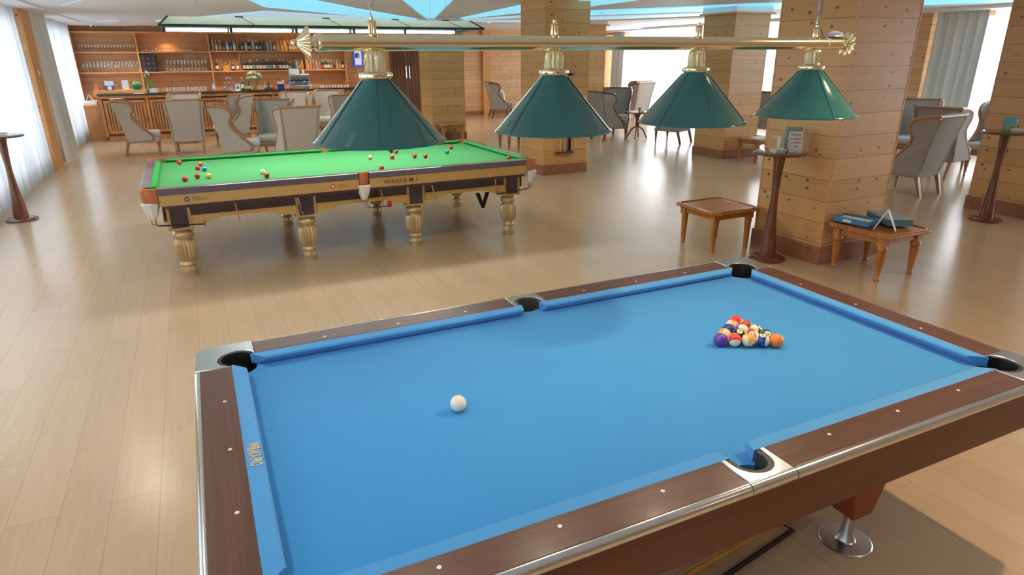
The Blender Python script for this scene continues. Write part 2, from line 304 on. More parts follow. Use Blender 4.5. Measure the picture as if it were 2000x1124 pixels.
cpanel([(5.427, 10.695), (6.358, 12.528), (6.066, 15.43), (5.974, 15.46)],cyan,'cove_glow_panel','cyan lit cove running from the ceiling star to the cue rack pillar','ceiling light')
cpanel([(6.914, 13.625), (7.279, 14.344), (6.294, 15.843), (6.192, 15.751)],palec,'cove_glow_panel','first thin pale blue lit cove left of the cue rack pillar','ceiling light')
cpanel([(7.795, 15.359), (8.264, 16.284), (6.522, 16.418), (6.414, 16.319)],palec,'cove_glow_panel','second thin pale blue lit cove left of the cue rack pillar','ceiling light')
cpanel([(8.655, 17.055), (9.563, 18.843), (6.767, 17.038), (6.653, 16.93)],wax,'trim_9','',None)
cpanel([(5.502, 9.142), (6.677, 8.694), (6.705, 9.744), (6.687, 10.75), (6.58, 10.925)],cyan,'cove_glow_panel','cyan lit cove at the top edge right of the cue rack pillar','ceiling light')
cpanel([(7.257, 12.045), (9.567, 8.68), (10.725, 9.712), (7.992, 13.259)],cyan,'cove_glow_panel','long cyan lit cove over the window between the two pine pillars','ceiling light')
cpanel([(8.419, 13.965), (10.044, 11.416), (10.689, 12.141), (9.022, 14.964)],palec,'cove_glow_panel','thin pale blue lit cove below the long cyan one','ceiling light')
cpanel([(9.429, 15.636), (11.118, 12.624), (11.747, 13.331), (10.032, 16.633)],wax,'trim_10','',None)
cpanel([(10.386, 7.282), (11.753, 6.093), (12.991, 6.714), (12.278, 8.577)],cyan,'cove_glow_panel','pale cyan lit cove above the right hand grey drape','ceiling light')
cpanel([(-0.858, 11.127), (0.856, 10.467), (1.329, 12.57), (-0.401, 15.919), (-1.672, 13.665)],wax,'trim_11','',None)
# ------------------------------------------------------------------ pillars
def pillar(x,y,label,cornice=None,s=.83,top=ZC):
    t=thing('pillar',label,'pillar',(x+s/2,y+s/2,0),group='knotty pine pillars')
    h=s/2; MB().box(-h,h,-h,h,0,top).build('panelling',pine,t)
    e=.012
    c=MB()
    for sx in (-1,1):
        for sy in (-1,1): c.box(sx*(h-.004)-e*.6,sx*(h-.004)+e*.6,sy*(h-.004)-e*.6,sy*(h-.004)+e*.6,.17,top)
    c.build('corner_bead',shelfw,t)
    MB().box(-h-.02,h+.02,-h-.02,h+.02,0,.17).build('skirting',skirt,t,bev=.004)
    if cornice:
        MB().box(-h-.07,h+.07,-h-.07,h+.07,cornice,cornice+.035).build('cornice',shelfw,t,bev=.008)
        MB().box(-h-.03,h+.03,-h-.03,h+.03,cornice+.035,top-.001).build('capital',wax,t)
    return t
pillar(5.2,4.08,'large knotty pine pillar behind the blue boxes and the tall round table with a lettered card')
pillar(5.2,9.65,'knotty pine pillar carrying the cue rack, right of the green snooker table')
pillar(9.1,9.62,'free-standing pine pillar with a thin cornice, beside the grey lounge chairs',2.6)
pillar(5.15,15.1,'knotty pine pillar in front of the dark double door, stool at its foot',2.62)
pillar(9.1,15.1,'narrow-looking pine pillar with a thin cornice seen beyond the cue rack pillar',2.62)
pillar(8.92,4.1,'knotty pine pillar at the right edge, behind a tall round table')
# ------------------------------------------------------------------ curtains
def curtain(x,y0,y1,z0,z1,mat,label,amp=.035,wl=.13,cat='curtain',name='sheer_curtain',seed=0,side=1,group=None):
    rnd=random.Random(seed); ph=[rnd.uniform(0,6) for _ in range(3)]
    n=max(12,int((y1-y0)/wl*8))
    def fn(i,j):
        y=y0+(y1-y0)*i; a=amp*(1-.35*j)
        return (x+a*math.sin(y/wl*2*PI+ph[0])+a*.5*math.sin(y/wl*2*PI*.37+ph[1])+side*.03*(1-j), y+.02*math.sin(y*5+ph[2])*(1-j), z0+.012*math.sin(y/wl*2*PI*.5+ph[2])*(1-j)+(z1-z0)*j)
    o=MB().grid(fn,n,6).build(name,mat,smooth=True,auto=180); return tag(o,label,cat,group)
xl=X0+.13
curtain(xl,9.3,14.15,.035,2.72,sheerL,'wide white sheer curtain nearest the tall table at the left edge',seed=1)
curtain(xl+.02,7.75,9.25,.02,2.72,drapeL,'pale grey drape hanging behind the stem of the left tall table',amp=.05,wl=.17,name='drape',seed=2)
curtain(xl+.06,15.0,16.4,.03,2.72,drape,'grey drape hanging between the left window post and the far white sheer',amp=.05,wl=.16,name='drape',seed=3)
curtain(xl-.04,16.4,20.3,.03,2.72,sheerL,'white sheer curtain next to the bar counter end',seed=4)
curtain(xl,-3.9,5.4,.03,2.72,sheerL,'white sheer curtain over the added left window outside the frame',seed=5)
xr=X1-.30
curtain(xr,20.05,20.85,.03,2.68,drape,'grey drape in the far corner behind the lounge chairs',amp=.06,wl=.17,name='drape',seed=6,side=-1)
curtain(xr+.1,12.6,20.0,.03,2.68,sheerm,'bright white sheer curtain behind the far group of lounge chairs',wl=.16,seed=7,side=-1)
curtain(xr,8.08,9.12,.03,2.68,drape,'grey pleated drape right of the large pine pillar',amp=.06,wl=.19,name='drape',seed=8,side=-1)
curtain(xr+.1,-2.8,8.05,.03,2.68,sheerm,'bright white sheer curtain beside the grey pleated drape at the right edge',wl=.16,seed=9,side=-1)
# light switch / sensor and small fittings
tag(MB().box(X0+.16,X0+.215,14.55,14.63,1.62,1.72).build('wall_switch',white),'small white switch box on the wooden post between the left curtains','switch')
t=thing('ceiling_sensor','small white sensor with a dark lens under the ceiling at the left corner','sensor',(-1.9,20.0,ZC-.035))
MB().lathe([(.06,0),(.06,-.03),(.03,-.06),(.0,-.065)]).build('housing',white,t,smooth=True); MB().sphere((.02,-.04,-.05),.02).build('lens',blk,t,smooth=True)
t=thing('exit_sign','pale green emergency exit sign above the dark double door','exit sign',(6.42,Y1-.05,2.44))
MB().box(-.19,.19,-.02,.045,-.065,.065).build('case',white,t); MB().box(-.175,.175,-.024,-.02,-.05,.05).build('panel',exitg,t)
SPL=['beyond the right end of the pool table','between the pool table and the left curtains','above the aisle between the two billiard tables','by the left curtains behind the camera','in front of the large pine pillar','behind the camera over the right side','above the aisle left of the snooker table','above the aisle right of the snooker table','in front of the corniced pillar, right half','behind the snooker light hood','just inside the ceiling star point','between the two far pine pillars','over the left wingback chairs','over the middle wingback chairs before the bar','in front of the dark double door','over the studded chairs','over the backlit chairs','by the back wall baseboard']
for i,(x,y) in enumerate(SPOTS):
    t=thing('recessed_ceiling_light','small round recessed downlight '+SPL[i],'ceiling light',(x,y,ZC-.02),group='recessed downlights')
    MB().lathe([(.055,.018),(.055,0),(.04,-.004),(.04,.015)],n=20,cap=False).build('ring',white,t,smooth=True); MB().lathe([(.04,.012),(0,.012)],n=20,cap=False).build('lens',bulbm,t)
# ================================================================== POOL TABLE (blue cloth)
PX,PY,PR=1.31,1.863,-.0045
BZ,RZ=.758,.800
pt=thing('pool_table','large blue cloth pool table with rosewood rails and chrome corners in the foreground','pool table',(PX,PY,0),PR)
L_,W_=1.27,.635
def arc(cx,cy,r,a0,a1,n=10): return [(cx+r*math.cos(a0+(a1-a0)*i/n),cy+r*math.sin(a0+(a1-a0)*i/n)) for i in range(n+1)]
def mir(poly,sx,sy):
    q=[(x*sx,y*sy) for x,y in poly]; return q if sx*sy>0 else q[::-1]
CPX,CPY,CPR=L_+.030,W_+.030,.066      # corner pocket
SPY,SPR=W_+.082,.060                   # side pocket
# bed with pocket cut outs
out=[]
def corner_cut(sx,sy):
    # points along bed outline around one corner, traversed counter-clockwise
    bx,by=L_+.035,W_+.035
    p=[(bx-.10,by)]+arc(CPX,CPY,CPR+.004,PI,1.5*PI,8)+[(bx,by-.10)]
    return p
E0=L_+.038; E1=W_+.038
c1=[(E0,E1-.085)]+[(CPX-.07*math.cos(t),CPY-.07*math.sin(t)) for t in [PI/2*k/8 for k in range(8,-1,-1)]][::1]
c1=[(E0,W_-.055)]+arc(CPX,CPY,.07,-PI/2+.15,-PI-.15,8)+[(L_-.055,E1)]
side=[(.075,E1),(.06,W_+.055)]+arc(0,W_+.105,.055,-.75,-PI+.75,8)+[(-.06,W_+.055),(-.075,E1)]
bed=c1+side+[(-x,y) for x,y in c1[::-1]]+[(-x,-y) for x,y in c1]+[(-x,-y) for x,y in side]+[(x,-y) for x,y in c1[::-1]]
MB().prism(bed,BZ-.045,BZ).build('bed_cloth',bluec,pt)
# cushions: lofted bars with mitred ends
def cushion(mb,a,b,inn,ea,eb,w=.052,top=RZ-.001,bed=BZ):
    # a,b ends of the nose line; inn inward normal; ea,eb how far the back edge runs past the nose ends
    a=Vector((*a,0)); b=Vector((*b,0)); d=(b-a).normalized(); n=Vector((*inn,0))
    def row(off,z,k): return [a-d*ea*k-n*off+Vector((0,0,z)), b+d*eb*k-n*off+Vector((0,0,z))]
    R=[row(w,top,1),row(.006,top-.002,.12),row(0,top-.008,0),row(.004,top-.016,.06),row(.03,bed+.001,.55),row(w,bed+.001,1)]
    vs=[p for r in R for p in r]; k=len(R)
    fs=[(2*i,2*i+1,2*((i+1)%k)+1,2*((i+1)%k)) for i in range(k)]+[tuple(2*i for i in range(k))[::-1],tuple(2*i+1 for i in range(k))]
    mb.add(vs,fs)
cs=[]
for sy in (-1,1):
    for x0,x1,e0,e1 in ((-L_+.072,-.062,.052,.016),(.062,L_-.072,.016,.052)):
        m=MB(); cushion(m,(x0,sy*W_),(x1,sy*W_),(0,-sy),e0,e1); cs.append(m.build('cushion',bluecu,pt))
for sx in (-1,1):
    m=MB(); cushion(m,(sx*L_,-W_+.072),(sx*L_,W_-.072),(-sx,0),.052,.052); q=m.build('cushion',bluecu,pt)
    if sx<0: cus_left=q
# rails
OW=.165; BX,BY=L_+OW,W_+OW; CW=.052
for sy in (-1,1):
    for s in (-1,1):
        pl=[(s*.085,sy*(W_+CW)),(s*(L_-.038),sy*(W_+CW)),(s*(L_-.038),sy*BY),(s*.085,sy*BY)]
        if s*sy<0: pl=pl[::-1]
        MB().prism(pl,RZ-.045,RZ).build('rail',railw,pt,bev=.002)
for sx in (-1,1):
    x0,x1=sorted((sx*(L_+CW),sx*BX)); MB().box(x0,x1,-W_+.038,W_-.038,RZ-.045,RZ).build('rail',railw2,pt,bev=.002)
# chrome strips along the outer edge
for sy in (-1,1):
    for s in (-1,1):
        MB().tube([(s*.086,sy*(BY+.003),RZ-.019),(s*(L_-.04),sy*(BY+.003),RZ-.019)],.019,12).build('chrome_trim',strip,pt,smooth=True)
for sx in (-1,1): MB().tube([(sx*(BX+.003),-W_+.04,RZ-.019),(sx*(BX+.003),W_-.04,RZ-.019)],.019,12).build('chrome_trim',strip,pt,smooth=True)
# castings
R=.075
for sx in (-1,1):
    for sy in (-1,1):
        o=.016
        pl=[(L_-.036,W_+CW)]+[(L_-.036,BY+o)]+[(BX+o-R+R*math.sin(t),BY+o-R+R*math.cos(t)) for t in [PI/2*k/8 for k in range(9)]]+[(BX+o,W_-.036),(L_+CW,W_-.036)]
        pl+=arc(CPX,CPY,.072,-PI*.28,PI*.78,14)
        pl=[(x,y) for x,y in pl]
        MB().prism(mir(pl[::-1],sx,sy),RZ-.048,RZ+.0015).build('corner_casting',cast,pt,smooth=True,bev=.003,auto=30)
        # black liner and cup
        m=MB(); a=arc(CPX,CPY,.0715,-PI*.30,PI*.80,14); b=arc(CPX,CPY,.058,-PI*.30,PI*.80,14)
        m.prism(mir(a+b[::-1],sx,sy),BZ-.06,RZ-.002)
        m.build('pocket_liner',blk,pt,smooth=True,auto=30)
        MB().lathe([(.069,BZ-.004),(.067,BZ-.03),(.055,BZ-.12),(0,BZ-.13)],(sx*CPX,sy*CPY,0),20,cap=False).build('pocket_cup',blk,pt,smooth=True)
for sy in (-1,1):
    o=.016; o=.004; pl=[(-.083,W_+CW),(-.083,BY+o),(.083,BY+o),(.083,W_+CW),(.066,W_+CW)]+arc(0,SPY,.066,0,PI,14)+[(-.066,W_+CW)]
    pl=[p for p in pl]
    MB().prism(mir(pl[::-1],1,sy),RZ-.048,RZ+.0015).build('side_casting',cast,pt,smooth=True,bev=.003,auto=30)
    a=arc(0,SPY,.0655,-.40,PI+.40,16); b=arc(0,SPY,.050,-.40,PI+.40,16)
    MB().prism(mir(a+b[::-1],1,sy),BZ-.06,RZ-.002).build('pocket_liner',liner,pt,smooth=True,auto=30)
    MB().tube([(-.083,sy*(BY+.003),RZ-.018),(.083,sy*(BY+.003),RZ-.018)],.0185,12).build('chrome_trim',strip,pt,smooth=True)
    MB().lathe([(.063,BZ-.004),(.06,BZ-.03),(.05,BZ-.12),(0,BZ-.13)],(0,sy*SPY,0),20,cap=False).build('pocket_cup',blk,pt,smooth=True)
# sights
DD=.09
for k in (-3,-2,-1,1,2,3):
    for sy in (-1,1): MB().lathe([(.006,0),(.006,.0008)],(0,0,0),12).build('sight',offw,pt,loc=(k*.3175,sy*(W_+DD),RZ))
for k in (-1,0,1):
    for sx in (-1,1): MB().lathe([(.006,0),(.006,.0008)],(0,0,0),12).build('sight',offw,pt,loc=(sx*(L_+DD),k*.3175,RZ))
# gold lettering on the left cushion
text('WIRAKA PRO',.050,gtext,'lettering',pt,frame((0,-.42,0),(1,0,0),(0,0,1),(-L_-.027,-.058,RZ+.0002)),.0003)
# cabinet and legs
MB().box(-BX+.0,BX-.0,-BY,-BY+.03,.60,RZ-.036).box(-BX,BX,BY-.03,BY,.60,RZ-.036).box(-BX,-BX+.03,-BY+.03,BY-.03,.60,RZ-.036).box(BX-.03,BX,-BY+.03,BY-.03,.60,RZ-.036).build('cabinet',cabw,pt)
MB().box(-BX+.03,BX-.03,-BY+.03,BY-.03,.62,.64).build('underboard',cabw,pt)
for sx in (-1,1):
    for sy in (-1,1):
        lx,ly=.87,.49
        m=MB(); 
        def q(x,y,z): return (sx*x,sy*y,z)
        top=[(lx-.18,ly-.09),(lx+.16,ly-.09),(lx+.16,ly+.09),(lx-.18,ly+.09)]; bot=[(lx-.05,ly-.05),(lx+.06,ly-.05),(lx+.06,ly+.05),(lx-.05,ly+.05)]
        vs=[q(x,y,.62) for x,y in top]+[q(x,y,.15) for x,y in bot]
        m.add(vs,[(0,1,2,3),(7,6,5,4),(0,4,5,1),(1,5,6,2),(2,6,7,3),(3,7,4,0)])
        l=m.build('leg',legw,pt,bev=.006)
        MB().lathe([(.020,.16),(.024,.05),(.036,.016),(.04,.012),(.098,.010),(.103,.006),(.103,0)][::-1],(sx*lx,sy*ly,0),32).build('levelling_foot',steel,l,smooth=True,auto=25)
# ------------------------------------------------------------------ cue and rest lying below the pool table
t=thing('pool_cue','pale wooden cue on the floor under the near side of the pool table','cue',(0,0,0))
MB().tube([(.62,1.40,.0175),(1.479,1.499,.0175),(2.20,1.58,.0175)],[.017,.016,.011],12).build('shaft',cueh,t,smooth=True)
t=thing('cue_rest','thin black metal rod with a bent end beside the wooden cue','cue rest',(0,0,0))
MB().tube([(.70,1.30,.006),(1.568,1.436,.006),(2.017,1.508,.006)],.004,8).tube([(.70,1.28,.006),(1.568,1.422,.006),(2.03,1.497,.006),(2.017,1.56,.006)],.004,8).build('rod',blkm,t,smooth=True)
# ------------------------------------------------------------------ pool balls
def ballmat(name,c,stripe,eight=False):
    m,t,b=nt(name); N=t.nodes.new; L=t.links.new
    tc=N('ShaderNodeTexCoord'); s=N('ShaderNodeSeparateXYZ'); L(tc.outputs['Object'],s.inputs[0])
    base=(*c,1)
    if stripe:
        a=N('ShaderNodeMath'); a.operation='ABSOLUTE'; L(s.outputs[2],a.inputs[0]); g=N('ShaderNodeMath'); g.operation='GREATER_THAN'; g.inputs[1].default_value=.0155; L(a.outputs[0],g.inputs[0])
        mx=N('ShaderNodeMix'); mx.data_type='RGBA'; L(g.outputs[0],mx.inputs[0]); mx.inputs[6].default_value=base; mx.inputs[7].default_value=(.84,.80,.62,1); cur=mx.outputs[2]
    else: cur=None
    # number spot facing local +x
    g=N('ShaderNodeMath'); g.operation='GREATER_THAN'; g.inputs[1].default_value=.0258; L(s.outputs[0],g.inputs[0])
    m2=N('ShaderNodeMix'); m2.data_type='RGBA'; L(g.outputs[0],m2.inputs[0]); m2.inputs[7].default_value=(.84,.80,.62,1)
    if cur: L(cur,m2.inputs[6])
    else: m2.inputs[6].default_value=base
    L(m2.outputs[2],b.inputs['Base Color']); b.inputs['Roughness'].default_value=.08; b.inputs['Coat Weight'].default_value=.5; b.inputs['Specular IOR Level'].default_value=.6
    return m
BR=.0286; bz=BZ+BR
from mathutils import Euler
def pball(n,cname,c,x,y,e,label,stripe):
    mt=ballmat('ball_%d'%n,c,stripe)
    o=MB().sphere((0,0,0),BR,32,20).build('pool_ball',mt,smooth=True,auto=180,loc=(x,y,bz)); o.rotation_euler=e
    tag(o,label,'pool ball','racked pool balls'); text(str(n),.013,dtext,'number',o,frame((0,1,0),(0,0,1),(1,0,0),(BR+.0002,0,0)),.0002); return o
Yl,Bl,Rd,Pu,Or,Gr,Ma,Bk=(.85,.44,.03),(.01,.04,.30),(.75,.045,.03),(.13,.035,.38),(.90,.24,.03),(.02,.14,.05),(.50,.07,.04),(.012,.012,.014)
apex=Vector((2.073,1.990)); toward=Vector((-.72,-1.0)).normalized()
fr=Vector((2.044,1.741))-Vector((1.846,1.850)); ax=fr.normalized(); nn=Vector((ax.y,-ax.x)) # away from the apex towards the camera
mid=(Vector((2.044,1.741))+Vector((1.846,1.850)))/2
back=nn if (mid+nn*.1-apex).length>(mid-nn*.1-apex).length else -nn
D=BR*2+.0003; H3=D*math.sqrt(3)/2
def rp(row,i): # row 0 apex .. 4 near
    return mid-back*H3*(4-row)+ax*D*(i-row/2)
rack=[(0,0,3,'red',Rd,0,'solid red pool ball at the far tip of the triangle'),
(1,0,13,'orange',Or,1,'orange striped pool ball just in front of the far red tip ball'),(1,1,7,'maroon',Ma,0,'solid maroon pool ball in the second row from the far tip'),
(2,0,2,'blue',Bl,0,'solid dark blue pool ball at the left edge of the triangle'),(2,1,12,'purple',Pu,1,'striped pool ball showing mostly its ivory side, centre of the triangle'),(2,2,14,'green',Gr,1,'green striped pool ball on the right edge of the triangle'),
(3,0,1,'yellow',Yl,0,'solid yellow pool ball marked 1, behind the purple one'),(3,1,8,'black',Bk,0,'black pool ball in the middle of the triangle'),(3,2,15,'maroon',Ma,1,'maroon striped pool ball behind the near yellow ball'),(3,3,6,'green',Gr,0,'solid green pool ball behind the near blue striped one'),
(4,0,4,'purple',Pu,0,'solid purple pool ball at the near left corner of the triangle'),(4,1,11,'red',Rd,1,'red striped pool ball beside the purple one in the near row'),(4,2,9,'yellow',Yl,1,'yellow striped pool ball in the middle of the near row'),(4,3,10,'blue',Bl,1,'blue striped pool ball beside the orange one in the near row'),(4,4,5,'orange',Or,0,'solid orange pool ball at the near right corner of the triangle')]
rnd=random.Random(5)
vR=Vector((.903,-.43,0)); vU=Vector((0,0,1)); vT=Vector((-.43,-.903,.0))*.92+Vector((0,0,.38))   # right, up, towards the viewer side
def ori(axis,num):
    z=(vR*axis[0]+vU*axis[1]+vT*axis[2]).normalized(); x=(vR*num[0]+vU*num[1]+vT*num[2]); x=(x-z*x.dot(z)).normalized(); y=z.cross(x)
    return Matrix((x,y,z)).transposed().to_euler()
eul={(4,1):ori((-.1,-.75,.75),(0,1,-1)),(4,3):ori((.75,-.2,.55),(-.3,.9,.1)),(1,0):ori((-1,.2,.3),(-.1,.3,1)),(2,1):ori((.2,.5,.9),(.2,-1,.5)),(3,2):ori((.9,.2,.3),(-.4,.3,1)),(2,2):ori((-.8,.3,.5),(.2,.7,.6)),
(4,2):ori((1,.2,-.3),(-.8,-.5,.8)),(3,0):ori((1,0,0),(.1,.5,.8)),(3,1):ori((1,0,0),(-.1,.8,.6)),(0,0):ori((1,0,0),(0,-.2,-1)),(4,4):ori((1,0,0),(0,0,-1)),(4,0):ori((1,0,0),(.2,.2,-1)),(1,1):ori((0,0,1),(-.5,.8,.4)),(2,0):ori((1,0,0),(0,-1,-.6)),(3,3):ori((1,0,0),(-.3,.3,.9))}
for r,i,n,cn,c,st,lab in rack:
    p=rp(r,i); num=n
    pball(num,cn,c,p.x,p.y,eul.get((r,i),(rnd.random()*3,rnd.random()*3,rnd.random()*3)),lab,st)
o=MB().sphere((0,0,0),BR,40,24).build('cue_ball',ivory,smooth=True,auto=180,loc=(.672,1.843,bz)); tag(o,'ivory cue ball alone on the left half of the blue cloth','cue ball')
MB().lathe([(.002,0),(.002,.0004)],(0,0,0),8).build('red_dot',rtext,o,loc=(-.012,-.006,.0255))
# ================================================================== BILLIARD LIGHT over the pool table
LU,LV,LZ=1.346,1.90,1.944
bl=thing('billiard_light','long brass bar with four dark green conical shades hanging over the pool table','hanging light',(LU,LV,LZ))
MB().tube([(-1.02,0,0),(1.02,0,0)],.0215,32).build('bar',brassp,bl,smooth=True,auto=60)
for s in (-1,1):
    tf=lambda p,s=s:(s*(1.0+p[2]),p[0],p[1])
    MB().lathe([(.0235,0),(.0245,.012),(.017,.018),(.016,.030),(.028,.034),(.0440,.036),(.043,.040),(.025,.054),(.013,.066),(.008,.069),(.010,.074),(.006,.080),(0,.082)],(0,0,0),72,flute=(.033,.06,12,.22),tf=tf).build('finial',brass,bl,smooth=True,auto=60)
OF=[-.862,-.287,.287,.862]
for i,x in enumerate(OF):
    MB().lathe([(.016,.012),(.017,.020),(.0115,.024),(.0115,.052),(.0135,.055),(.006,.060),(.006,.066),(0,.07)],(x,0,0),60,flute=(.023,.053,10,.22)).build('mount',brass,bl,smooth=True,auto=50)
    MB().lathe([(.0465,-.091),(.048,-.086),(.046,-.080),(.032,-.078),(.030,-.072),(.0295,-.040),(.026,-.026),(.016,-.017),(.008,-.016)],(x,0,0),72,flute=(-.0735,-.025,12,.16)).build('gallery',brass,bl,smooth=True,auto=50)
    MB().lathe([(.0455,-.088),(.0475,-.085),(.048,-.089),(.0455,-.094)],(x,0,0),64,flute=(-.2,0,16,.08)).build('beaded_collar',brassp,bl,smooth=True)
    sh=MB().lathe([(.041,-.088),(.041,-.098),(.184,-.262),(.190,-.264),(.192,-.268),(.189,-.271),(.183,-.268),(.038,-.101),(.036,-.090)],(x,0,0),64,cap=False).build('shade',[lampg,lampw],bl,smooth=True,auto=60)
    for p in sh.data.polygons:
        c=p.center; r=math.hypot(c.x-x,c.y)
        if p.index//64>=5: p.material_index=1
    m=MB()
    for k in range(6):
        a=k*PI/3+.25; m.tube([(x+r_*math.cos(a),r_*math.sin(a),z_) for r_,z_ in ((.044,-.099),(.114,-.180),(.183,-.2605))],.0017,6)
    m.build('shade_rib',lampg,bl,smooth=True)
    MB().sphere((x,0,-.185),.028,16,10).build('bulb',bulbm,bl,smooth=True)
    l=bpy.data.lights.new('shade_light','POINT'); l.energy=3.0; l.color=(1,.84,.62); l.shadow_soft_size=.035
    lo=bpy.data.objects.new('shade_light',l); COL.objects.link(lo); lo.location=(LU+x,LV,LZ-.225)
def chain(x,z0,z1,mat,name,parent):
    m=MB(); n=int((z1-z0)/.022); 
    for k in range(n):
        z=z0+k*.022+.012; pts=[]
        for j in range(9):
            a=2*PI*j/8; dx=.005*math.cos(a); dz=.014*math.sin(a); pts.append((x+(dx if k%2 else 0),(0 if k%2 else dx),z+dz))
        m.tube(pts,.0016,5)
    m.build(name,mat,parent,smooth=True)
chain(OF[0],.07,ZC-LZ-.005,steel,'chain',bl); chain(OF[3],.07,ZC-LZ-.005,steel,'chain',bl)
t=thing('hanging_cord','grey green power cord winding down the right chain onto the brass bar','cord',(LU+.862,LV,LZ))
pts=[(.008*math.sin(k*.9),.008*math.cos(k*.9),.06+k*.03) for k in range(25)]
MB().tube(pts,.0035,6).tube([(.002,.008,.11),(.02,.004,.06),(.045,0,.024),(.10,0,.024),(.14,0,.024)],.003,6).tube([(.0,-.006,.03),(.02,-.004,.026),(.05,-.004,.024)],.003,6).build('cord',cordg,t,smooth=True)
t=thing('wrapped_connector','blue plastic wrapped connector taped to the brass bar near its right finial','wrapping',(LU+.97,LV,LZ+.0235))
def bag(i,j):
    a=2*PI*i; r=.014*math.sin(PI*j)**.6*(1+.25*math.sin(5*a+3*j)); return (-.045+.09*j,r*math.cos(a)*.9,.008+max(-.006,r*math.sin(a)))
MB().grid(bag,14,10).build('plastic_film',plast,t,smooth=True)
tf=lambda p:(p[2]-.055,p[0],p[1]-.0235)
MB().lathe([(.0219,0),(.0226,.001),(.0226,.006),(.0219,.007)],(0,0,0),20,cap=False,tf=tf).build('tape',tapem,t,smooth=True)
# ================================================================== SNOOKER TABLE (green cloth)
SX,SY,SR=1.40,7.285,.006
st=thing('snooker_table','long green cloth snooker table on golden turned legs in the middle of the room','snooker table',(SX,SY,0),SR)
SL,SW=1.7845,.889; OB=1.915; OWd=1.02; sb=.815; sr=.852
MB().box(-SL-.06,SL+.06,-SW-.06,SW+.06,sb-.045,sb).build('bed_cloth',grnc,st)
for sy in (-1,1):
    for x0,x1,e0,e1 in ((-SL+.062,-.052,.048,.02),(.052,SL-.062,.02,.048)):
        m=MB(); cushion(m,(x0,sy*SW),(x1,sy*SW),(0,-sy),e0,e1,w=.05,top=sr-.001,bed=sb); m.build('cushion',grncu,st)
for sx in (-1,1):
    m=MB(); cushion(m,(sx*SL,-SW+.062),(sx*SL,SW-.062),(-sx,0),.048,.048,w=.05,top=sr-.001,bed=sb); m.build('cushion',grncu,st)
# rails: dark polished top, gold band below
for sy in (-1,1):
    for s in (-1,1):
        x0,x1=sorted((s*.055,s*(SL-.01))); y0,y1=sorted((sy*(SW+.05),sy*OWd))
        MB().box(x0,x1,y0,y1,sr-.06,sr).build('rail',aubt,st,bev=.006)
        y0,y1=sorted((sy*(SW+.06),sy*(OWd-.004)))
        MB().box(x0,x1,y0,y1,.700,sr-.06).build('gold_band',goldb,st)
        x0,x1=sorted((s*.055,s*(SL-.03))); MB().box(x0,x1,*sorted((sy*(SW+.05),sy*(OWd-.012))),.672,.700).build('lower_moulding',aubg,st)
for sx in (-1,1):
    x0,x1=sorted((sx*(SL+.05),sx*OB)); MB().box(x0,x1,-SW+.01,SW-.01,sr-.06,sr).build('rail',aubt,st,bev=.006)
    x0,x1=sorted((sx*(SL+.05),sx*(OB-.006))); MB().box(x0,x1,-SW+.01,SW-.01,.700,sr-.06).build('gold_band',goldb,st)
    MB().box(*sorted((sx*(SL+.03),sx*(OB-.012))),-SW+.03,SW-.03,.672,.700).build('lower_moulding',aubg,st)
# apron panels, gold lower mouldings with a scalloped edge
AY=.90; AX=1.77
for sy in (-1,1):
    MB().box(-AX,AX,*sorted((sy*(AY-.03),sy*AY)),.572,.672).build('apron',aubg,st)
    for k in range(3):
        a=-1.65+k*1.1+.10; b=a+.90; n=24; top=.578; pl=[(a,top)]
        for i in range(n+1):
            t=i/n; e=min(t,1-t); d=.080 if e<.12 else (.080-.045*min(1,(e-.12)/.14)); pl.append((a+(b-a)*t,top-d))
        pl.append((b,top)); 
        MB().prism(pl,AY-.035,AY+.016,tf=lambda p,sy=sy:(p[0],sy*p[2],p[1])).box(a,b,*sorted((sy*AY,sy*(AY+.02))),top-.008,top+.004).build('gold_moulding',goldb,st)
for sx in (-1,1):
    MB().box(*sorted((sx*(AX-.03),sx*AX)),-AY,AY,.545,.672).build('apron',aubg,st); MB().box(*sorted((sx*(AX-.03),sx*(AX+.012))),-AY+.1,AY-.1,.51,.56).build('gold_moulding',goldb,st)
MB().box(-AX,AX,-AY+.03,AY-.03,.56,.64).build('slate_bed',aubg,st)
# legs with square heads
for i in range(4):
    for sy in (-1,1):
        x=-1.65+1.1*i; y=sy*.80
        h=MB().box(-.095,.095,-.095,.095,.462,.70).build('leg_head',aubg,st,loc=(x,y,0))
        m=MB()
        for s in (-1,1):
            for f in (-1,1): m.box(s*.084-.012,s*.084+.012,f*.096-.006,f*.096+.006,.462,.70).box(f*.096-.006,f*.096+.006,s*.084-.012,s*.084+.012,.462,.70)
        m.box(-.103,.103,-.103,.103,.455,.472); m.build('gold_edging',goldb,h)
        prof=[(.062,0),(.066,.012),(.060,.035),(.066,.045),(.069,.06),(.055,.085),(.060,.10),(.067,.115),(.055,.14),(.062,.152),(.076,.165),(.085,.19),(.091,.225),(.094,.26),(.094,.29),(.092,.32),(.084,.334),(.074,.342),(.062,.352),(.072,.366),(.086,.388),(.086,.408),(.070,.430),(.056,.440),(.070,.45),(.072,.462)]
        MB().lathe(prof,(0,0,0),96,flute=(.16,.335,16,.17)).build('leg',goldp,st,smooth=True,auto=50,loc=(x,y,0))
